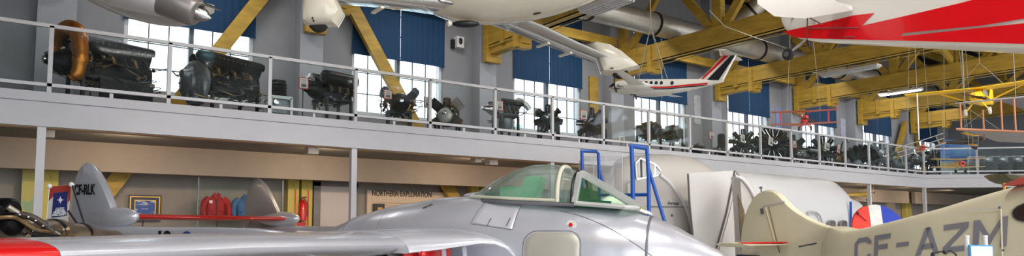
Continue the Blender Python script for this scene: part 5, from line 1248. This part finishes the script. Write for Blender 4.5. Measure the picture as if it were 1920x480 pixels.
# yellow high wing model
c = atd(1840, 188, 12.5); M_ye = mat('yellow_model_paint', S(244, 196, 28), .35)
t = thing('monoplane_model', 'bright yellow high wing monoplane model with black side flash', 'model aircraft', c, heading((-.72, -.69))+PI)
t.scale = (1.3, 1.3, 1.3)
MB().loft([sell((x, 0, z), (0, 1, 0), (0, 0, 1), w_, h_, 16, 2.6) for x, z, w_, h_ in ((-.42, -.0, .03, .03), (-.4, 0, .06, .06), (-.25, .0, .07, .08), (-.1, .03, .07, .11), (.1, .03, .06, .1), (.3, .03, .045, .06), (.68, .05, .012, .03))]).build('fuselage', M_ye, t)
lwing([(s*.92, -.2, .09, .15+abs(s)*.03, .11) for s in (-1, -.9, 0, .9, 1)]).build('wing', M_ye, t)
lwing([(s*.28, .5, .68, .06, .06) for s in (-1, 0, 1)]).build('tailplane', M_ye, t)
MB().puffy([(.46, 0, .06), (.54, 0, .2), (.62, 0, .27), (.7, 0, .24), (.73, 0, .05)], (0, .02, 0), .9, .6).build('tail_fin', M_ye, t)
for s in (-1, 1):
    MB().prism([(-.38, s*.068, .0), (-.1, s*.073, .03), (.35, s*.045, .045), (.35, s*.045, .03), (-.1, s*.073, -.01)], (0, .006, 0)).build('black_flash', M_black, t)
    MB().prism([(-.2, s*.072, .06), (-.16, s*.066, .12), (.02, s*.066, .12), (.04, s*.07, .06)], (0, .008, 0)).build('cabin_window', mat('pale_window', S(190, 200, 210), .15), t)
    MB().tube([(-.06, s*.06, -.05), (-.05, s*.5, .15)], .01, 6).build('wing_strut', M_ye, t)
    g_ = MB().tube([(-.22, s*.05, -.06), (-.24, s*.14, -.18)], .01, 6).build('leg', M_ye, t); MB().lathe((-.24, s*.13, -.19), (0, s, 0), [(0, .02), (0, .05), (.025, .05), (.025, .02)], 14).build('wheel', M_wht, g_)
    MB().tube([WM(t) @ V((-.1, s*.3, .16)), c+V((0, 0, .7))], .004, 5).build('hanging_wire', M_wire, t, world=True)
MB().tube([c+V((0, 0, .7)), V((c.x, c.y, 9.6))], .005, 5).build('hanging_wire', M_wire, t, world=True)
prop(t, (-.44, 0, 0), (-1, 0, 0), .17, 2, M_engbr, w_=.03)

# grey fabric biplane wings with copper struts, at the right edge
D = 10.5
bw = thing('wire_braced_biplane', 'grey fabric biplane wings with copper struts and bracing wires at the right edge', 'aircraft', atd(1900, 250, D))
M_gf = mat('grey_wing_fabric', S(146, 142, 146), .7, var=.06); M_cu = mat('copper_strut', S(196, 132, 96), .4, .2)
def wslab(p0, p1, ch, m, name):
    p0, p1 = V(p0), V(p1); R_ = []
    for p in (p0, p1):
        R_.append([p+ch*x+ZZ*(z) for x, z in ((0, 0), (.03, .025), (.3, .045), (.7, .03), (1, 0), (.7, .01), (.3, .02), (.03, -.012))])
    return MB().loft(R_).build(name, m, bw, world=True)
chd = FH*.95+RT*1.15
a0, a1 = atd(1793, 242, D), atd(1990, 250, D*.93)
wslab(a0, a1, FH*1.6+RT*1.75, M_gf, 'lower_wing')
MB().tube([a0, a1], .016, 8).build('leading_edge', M_cu, bw, world=True)
u0, u1 = atd(1793, 194, D), atd(1990, 176, D*.93)
u0 = V((a0.x, a0.y, u0.z)); u1 = V((a1.x, a1.y, u1.z))
wslab(u0.lerp(u1, .38), u1, FH*1.2+RT*1.5, M_gf, 'upper_wing'); MB().tube([u0, u1], .012, 8).build('upper_spar', M_gf, bw, world=True)
for u_, off in ((1803, 0), (1883, 0), (1898, 1), (1908, 0)):
    k_ = (u_-1793)/197*1.0; lo = a0.lerp(a1, k_)+(FH*1.0+RT*.3)*off; hi = u0.lerp(u1, k_)+(FH*1.0+RT*.3)*off
    MB().tube([lo+ZZ*.0, hi], .013, 8).build('strut', M_cu, bw, world=True)
for ka_, kb in ((.05, .45), (.45, .05)):
    MB().tube([a0.lerp(a1, ka_), u0.lerp(u1, kb)], .004, 5).build('bracing_wire', M_wire, bw, world=True)
for k_ in (.1, .6): p = u0.lerp(u1, k_); MB().tube([p, (p.x, p.y, 9.6)], .006, 5).build('hanging_wire', M_wire, bw, world=True)
p = atd(1723, 262, 12.5); MBo = MB().tube([p, (p.x, p.y, p.z+.8)], .012, 8)
# long white pull cord
p0_, p1_ = atd(1723, 262, 11.5), atd(1722, 176, 11.5)
t = thing('white_rod', 'thin white vertical rod hanging left of the grey biplane wings', 'rod', p0_)
MB().tube([p0_, (p0_.x, p0_.y, p1_.z)], .011, 8).build('rod', M_wht, t, world=True); MB().tube([(p0_.x, p0_.y, p1_.z), (p0_.x, p0_.y, 9.6)], .004, 5).build('cord', M_wire, t, world=True)
# camouflaged wing tip
cw = thing('camouflaged_wing', 'olive brown wing tip above the cream aircraft roof', 'aircraft', atd(1900, 337, 9.6)); cw.location.z = 0
pc_ = [(1858, 327), (1875, 328.5), (1900, 329), (1990, 327), (1990, 352), (1900, 346), (1884, 343), (1870, 337)]
MB().puffy([atd(u, v, 9.6) for u, v in pc_], FH*.5, .9, .5).build('wing_panel', mat('olive_brown_camouflage', S(108, 92, 52), .6, scale=2.5, col2=S(72, 70, 46), thr=.5), cw, world=True)
p = atd(1960, 345, 9.6); MB().tube([p, (p.x, p.y, .02)], .05, 10).build('support', M_stand, cw, world=True)
p = atd(1882, 343, 9.4); MB().tube([p, p-ZZ*.09], .02, 8).build('pitot_mast', M_copper, cw, world=True)

# ================================================================ full size aircraft hanging overhead
# cream canard aircraft: body pod, long front wing, wheels in its tips
can_ = thing('canard_aircraft', 'cream canard aircraft hanging overhead with wheels in its wing tips', 'aircraft', atd(960, 20, 10.2))
M_ccr = mat('cream_gloss_composite', S(216, 208, 190), .22, var=.03, scale=1, coat=.6)
M_shin = mat('pearly_composite_underside', S(196, 196, 194), .16, .25, var=.03, coat=.8)
cb = atd(988, -76, 9.7)
ax = (RT*.93-FH*.1+ZZ*.17).normalized(); up_ = ZZ-ax*ax.z; up_.normalize(); sd = ax.cross(up_)
Rm = M4((ax, sd, up_)).transposed()
R_ = []
for k in range(29):
    a = PI*k/28; x = -math.cos(a)*1.72; r = max(.004, math.sin(a)**.8)
    R_.append([cb+Rm @ p for p in sell((x, 0, 0), (0, 1, 0), (0, 0, 1), .78*r, .86*r, 36, 2.2)])
MB().loft(R_).build('body_pod', M_ccr, can_, world=True)
seam = []
for k in range(20):
    a = PI*.1+PI*.8*k/19; seam.append(cb+Rm @ V((-1.15+.25*math.sin(a), -.0-.665*math.cos(a)*1.0, -.735*math.sin(a)-.0)))
MB().tube(seam, .004, 5).build('cowl_seam', M_enggr, can_, world=True)
pq = atd(1007, 25, 9.02)
MB().ell(pq, (.06, .02, .015), Rm).build('belly_vent', M_black, can_, world=True)
W0 = [(628, 6, 8.6), (700, 10, 9.0), (790, 19, 9.5), (870, 30, 10.0), (940, 44, 10.4), (1000, 66, 10.8), (1060, 92, 11.3), (1122, 116, 11.9)]
chd = (FH*.8-RT*.6).normalized()
R_ = []
for i, (u, v, d) in enumerate(W0):
    p = atd(u, v, d); cl = [.5, .56, .62, .66, .66, .62, .56, .5][i]
    R_.append([p+chd*(x-.5)*cl*1.0+ZZ*y*.16*cl+ZZ*.06 for x, y in AF])
MB().loft(R_).build('canard_wing', M_shin, can_, world=True, ang=50)
for i, j in ((0, 7), (0, 7)):
    pass
for f_ in (.32, .7):
    pts = []
    for i, (u, v, d) in enumerate(W0): p = atd(u, v, d); cl = .6; pts.append(p-chd*.5*cl+chd*cl*f_-ZZ*(.0)+ZZ*.01)
    MB().tube(pts[4:], .006, 5).build('flap_seam', M_enggr, can_, world=True)
for u, v, d in ((708, 16, 8.95), (1018, 82, 10.8), (1060, 100, 11.2)): p = atd(u, v, d)-ZZ*.02; MB().box(p, (.05, .3, .03)).build('flap_hinge', M_ccr, can_, world=True, smooth=False)
def pant(poly, d, wh, r, lab, dn):
    c_ = [atd(u, v, d) for u, v in poly]
    MB().puffy(c_, dn, .86, .55).build('wheel_fairing', M_ccr, can_, world=True, ang=50)
    p = atd(*wh, d); nrm = V(dn).normalized()
    g = MB().lathe(p-nrm*.07, nrm, [(0, r*.3), (0, r*.85), (.03, r), (.11, r), (.14, r*.85), (.14, r*.3)], 26).build('wheel', M_tyre, can_, world=True)
    MB().lathe(p-nrm*.075, nrm, [(0, .01), (0, r*.4), (.15, r*.4), (.15, .01)], 16).build('hub', M_engbr, g, world=True)
pant([(560, -30), (570, 5), (571, 46), (580, 51), (600, 50), (622, 49), (632, 49), (646, 26), (632, -2), (625, -30)], 8.6, (597, 43), .12, '', FH*.42+RT*.0)
pant([(1098, 84), (1112, 78), (1140, 84), (1165, 98), (1201, 128), (1180, 133), (1164, 138), (1146, 140), (1127, 139), (1118, 112)], 11.9, (1162, 133), .14, '', FH*.42)
for u, v, d in ((586, 34, 8.36), (588, 39, 8.36), (1146, 128, 11.68), (1149, 128, 11.68)): MB().ell(atd(u, v, d), (.012, .012, .016)).build('drain_hole', M_black, can_, world=True)
MB().ell(atd(873, 45, 9.6), (.2, .07, .05), M4.Rotation(ka*0+math.atan2(RT.y, RT.x), 3, 'Z')).build('dark_intake_scoop', M_black, can_, world=True)
MB().ell(atd(836, 4, 9.2), (.12, .05, .03)).build('nose_light', M_chrome, can_, world=True)
MB().lathe(atd(848, 44, 9.5), -RT, [(0, .02), (.05, .05), (.08, .02)], 12).build('scoop_lip', M_ccr, can_, world=True)
for x in (-1, 1): p = cb+ax*x; MB().tube([p, (p.x, p.y, 9.7)], .008, 5).build('hanging_wire', M_wire, can_, world=True)
# its rear wing, crossing behind out of frame
# silver white nose with propeller, top left
nb = thing('turboprop_aircraft', 'white aircraft nacelle with grey cowl and pointed spinner at the top left', 'aircraft', atd(330, 10, 8))
p_tip, p_c = atd(396, 35, 7.6), atd(340, 8, 7.75)
axn = (RT*.88+FH*.05-ZZ*.38).normalized()
pc = atd(372, 26, 7.7)
def cone(x0, prof, name, m, seg=32): return MB().lathe(p_tip-axn*x0, axn, prof, seg).build(name, m, nb, world=True)
MB().lathe(p_tip, -axn, [(0, .003), (.03, .035), (.08, .07), (.14, .095), (.18, .1)], 28).build('spinner', M_chrome, nb, world=True)
MB().lathe(p_tip-axn*.15, -axn, [(0, .10), (.02, .15), (.06, .175), (.4, .2), (.42, .2)], 32).build('grey_cowl', mat('warm_grey_metal', S(140, 134, 130), .35, .6), nb, world=True)
MB().lathe(p_tip-axn*.53+ZZ*.02, -axn, [(0, .2), (.05, .24), (.5, .34), (1.0, .36), (1.8, .34), (2.6, .3)], 32).build('nacelle', mat('pale_grey_gloss', S(188, 186, 184), .3, .1, coat=.3), nb, world=True)
b0 = p_tip-axn*.1+ZZ*.02
bl = [atd(u, v, 7.6) for u, v in ((350, -6), (362, -4), (385, 5), (406, 14), (416, 20), (408, 19), (388, 12), (365, 4))]
MB().puffy(bl, FH*.05, .8, .4).build('propeller_blade', M_chrome, nb, world=True)
wl = [atd(u, v, d) for u, v, d in ((165, -6, 8.2), (240, 17, 8.1), (330, 38, 8.0), (352, 44, 7.95))]
chn = (FH*.5-RT*.1+ZZ*.5)
MB().loft([[p+V((0, 0, .0)), p+FH*.1+ZZ*.03, p+FH*.7+ZZ*.35, p+FH*.7+ZZ*.45, p+FH*.1+ZZ*.1] for p in wl]).build('wing_edge', mat('pale_grey_gloss', S(188, 186, 184)), nb, world=True)
fb = atd(225, -40, 8.3)
MB().ell(fb, (1.1, .45, .42), M4((axn, ZZ.cross(axn).normalized(), axn.cross(ZZ.cross(axn).normalized()))).transposed(), 30, 18).build('engine_fairing', MATS['pale_grey_gloss'], nb, world=True)
MB().tube([fb, (fb.x, fb.y, 9.7)], .01, 5).build('hanging_wire', M_wire, nb, world=True)
# red and white aircraft at top right
D0, D1 = 7.6, 5.6
r0, rX, rN = plane_frame(1463, D0, 1925, D1)
ra = thing('red_white_aircraft', 'white aircraft fuselage with red lightning flash hanging at the top right', 'aircraft', onp(1690, 60, r0, rN), math.atan2(rX.y, rX.x))
ri = WM(ra).inverted(); rnl = ri.to_3x3() @ rN
def rp(u, v, g=0): return onp(u, v, r0+rN*g, rN)
def band(pts, g, th, name, m, **k): return MB().prism([rp(u, v, g) for u, v in pts], rN*th).build(name, m, ra, world=True, **k)
out_ = [(1471, -60), (1463, -10), (1462, 15), (1463, 32), (1466, 45), (1471, 55), (1479, 65), (1490, 71), (1505, 74), (1545, 75), (1600, 77), (1700, 80), (1800, 83), (1925, 86), (2010, 87), (2010, -60)]
hw_r = lambda x: .10+.30*min(1, max(0, x)/2.2)
# slab body tapering to the rudder post
secs = []
def splitx(u): return (rp(u, 40)-r0).dot(rX)
topz, prof_u = 8.0, [(1463, 30, -30), (1465, 43, -45), (1470, 54, -60), (1479, 65, -70), (1492, 71, -80), (1510, 74, -90), (1560, 76, -110), (1640, 78, -130), (1740, 81, -150), (1840, 84, -160), (1925, 86, -170), (2010, 88, -180)]
R_ = []
for u, vb, vt in prof_u:
    a, b = rp(u, vb), rp(u, vt); x = (a-r0).dot(rX); hw = hw_r(x)*(.25 if u < 1464 else .5 if u < 1475 else .8 if u < 1490 else 1); zc = (a.z+b.z)/2; hh = (b.z-a.z)/2
    c_ = V((a.x, a.y, zc))-rN*hw
    R_.append(sell(c_, rN, ZZ, hw, hh, 36, 6))
MB().loft(R_).build('fuselage', M_wht, ra, world=True, ang=50)
def rskin(u, v, g=.003): 
    return rp(u, v, g)
M_rg = mat('red_flash_paint', S(214, 8, 22), .28, var=.03, coat=.4)
band([(1469, 59.5), (1535, 45), (1600, 29), (1639, 24.5), (1615, 48.5), (1680, 34), (1800, 6), (1830, -2), (2010, -40), (2010, 20), (1840, 48), (1693, 62), (1688, 67.5), (1700, 67), (2010, 34), (2010, 84), (1925, 82.5), (1800, 79), (1700, 76.5), (1545, 73), (1492, 70.5), (1478, 64)], .004, .006, 'red_flash', M_rg, smooth=False)
band([(1796, -2), (1850, -14), (1850, -20), (1800, -10)], .004, .006, 'red_upper_flash', M_rg, smooth=False)
for pr in (((1515, 53), (1610, 52)), ((1468, 27), (1476, 27)), ((1582, 69.5), (1603, 69))):
    MB().tube([rp(*pr[0], .012), rp(*pr[1], .012)], .004, 5).build('panel_rivets', M_silver2, ra, world=True)
MB().ell(rp(1486, 28, .02), (.03, .02, .015)).build('red_placard', M_rg, ra, world=True)
# tailplane standing out toward the camera
tp_ = [(1440, 20, 1.5), (1424, -12, 2.0)]
P_ = lambda u, v, g: rp(u, v, g)
te = [rp(1600, 15, .0), rp(1475, 28, .0)]
MB().prism([rp(1598, 15, .02), rp(1510, 30, .5), rp(1452, 26, .95), rp(1420, 2, 1.25), rp(1430, -30, 1.2), rp(1530, -25, .6), rp(1560, 5, .1)], ZZ*.05).build('tailplane', M_wht, ra, world=True)
MB().tube([rp(1455, 0, 1.0), rp(1540, 45, .05)], .008, 6).build('brace_wire', M_wire, ra, world=True)
MB().tube([rp(1400, 14, .2), rp(1440, 35, .1), rp(1490, 46, .0)], .006, 6).build('brace_wire', M_wire, ra, world=True) if 0 else None
MB().ell(rp(1525, 25.5, .06), (.02, .02, .02)).build('wire_fitting', M_black, ra, world=True)
MB().tube([rp(1525, 25.5, .05), rp(1514, 30, .05), rp(1513, 75, .05)], .006, 6).build('control_cable', M_engbr, ra, world=True)
ga = MB().tube([rp(1513, 72, -.1), rp(1500, 84, -.1), rp(1488, 93, -.1), rp(1478, 102, -.1)], .014, 8).build('tail_spring', M_chrome, ra, world=True)
w_ = rp(1478, 102, -.1); MB().lathe(w_-rN*.03, rN, [(0, .03), (0, .055), (.012, .066), (.048, .066), (.06, .055), (.06, .03)], 22).build('tail_wheel', M_tyre, ga, world=True)
MB().lathe(w_-rN*.035, rN, [(0, .005), (0, .034), (.07, .034), (.07, .005)], 16).build('wheel_hub', M_chrome, ga, world=True)
MB().tube([rp(1513, 74, -.1), rp(1516, 86, -.1), rp(1505, 87, -.1)], .01, 6).build('steering_arm', M_engbr, ra, world=True)
MB().tube([rp(1486, 94, -.1), rp(1420, 72, .0), rp(1360, 50, .3), rp(1330, 20, .5)], .006, 6).build('tail_cable', M_wire, ra, world=True)
for u in (1600, 1850): p = rp(u, -60); MB().tube([p, (p.x, p.y, 9.7)], .01, 5).build('hanging_wire', M_wire, ra, world=True)
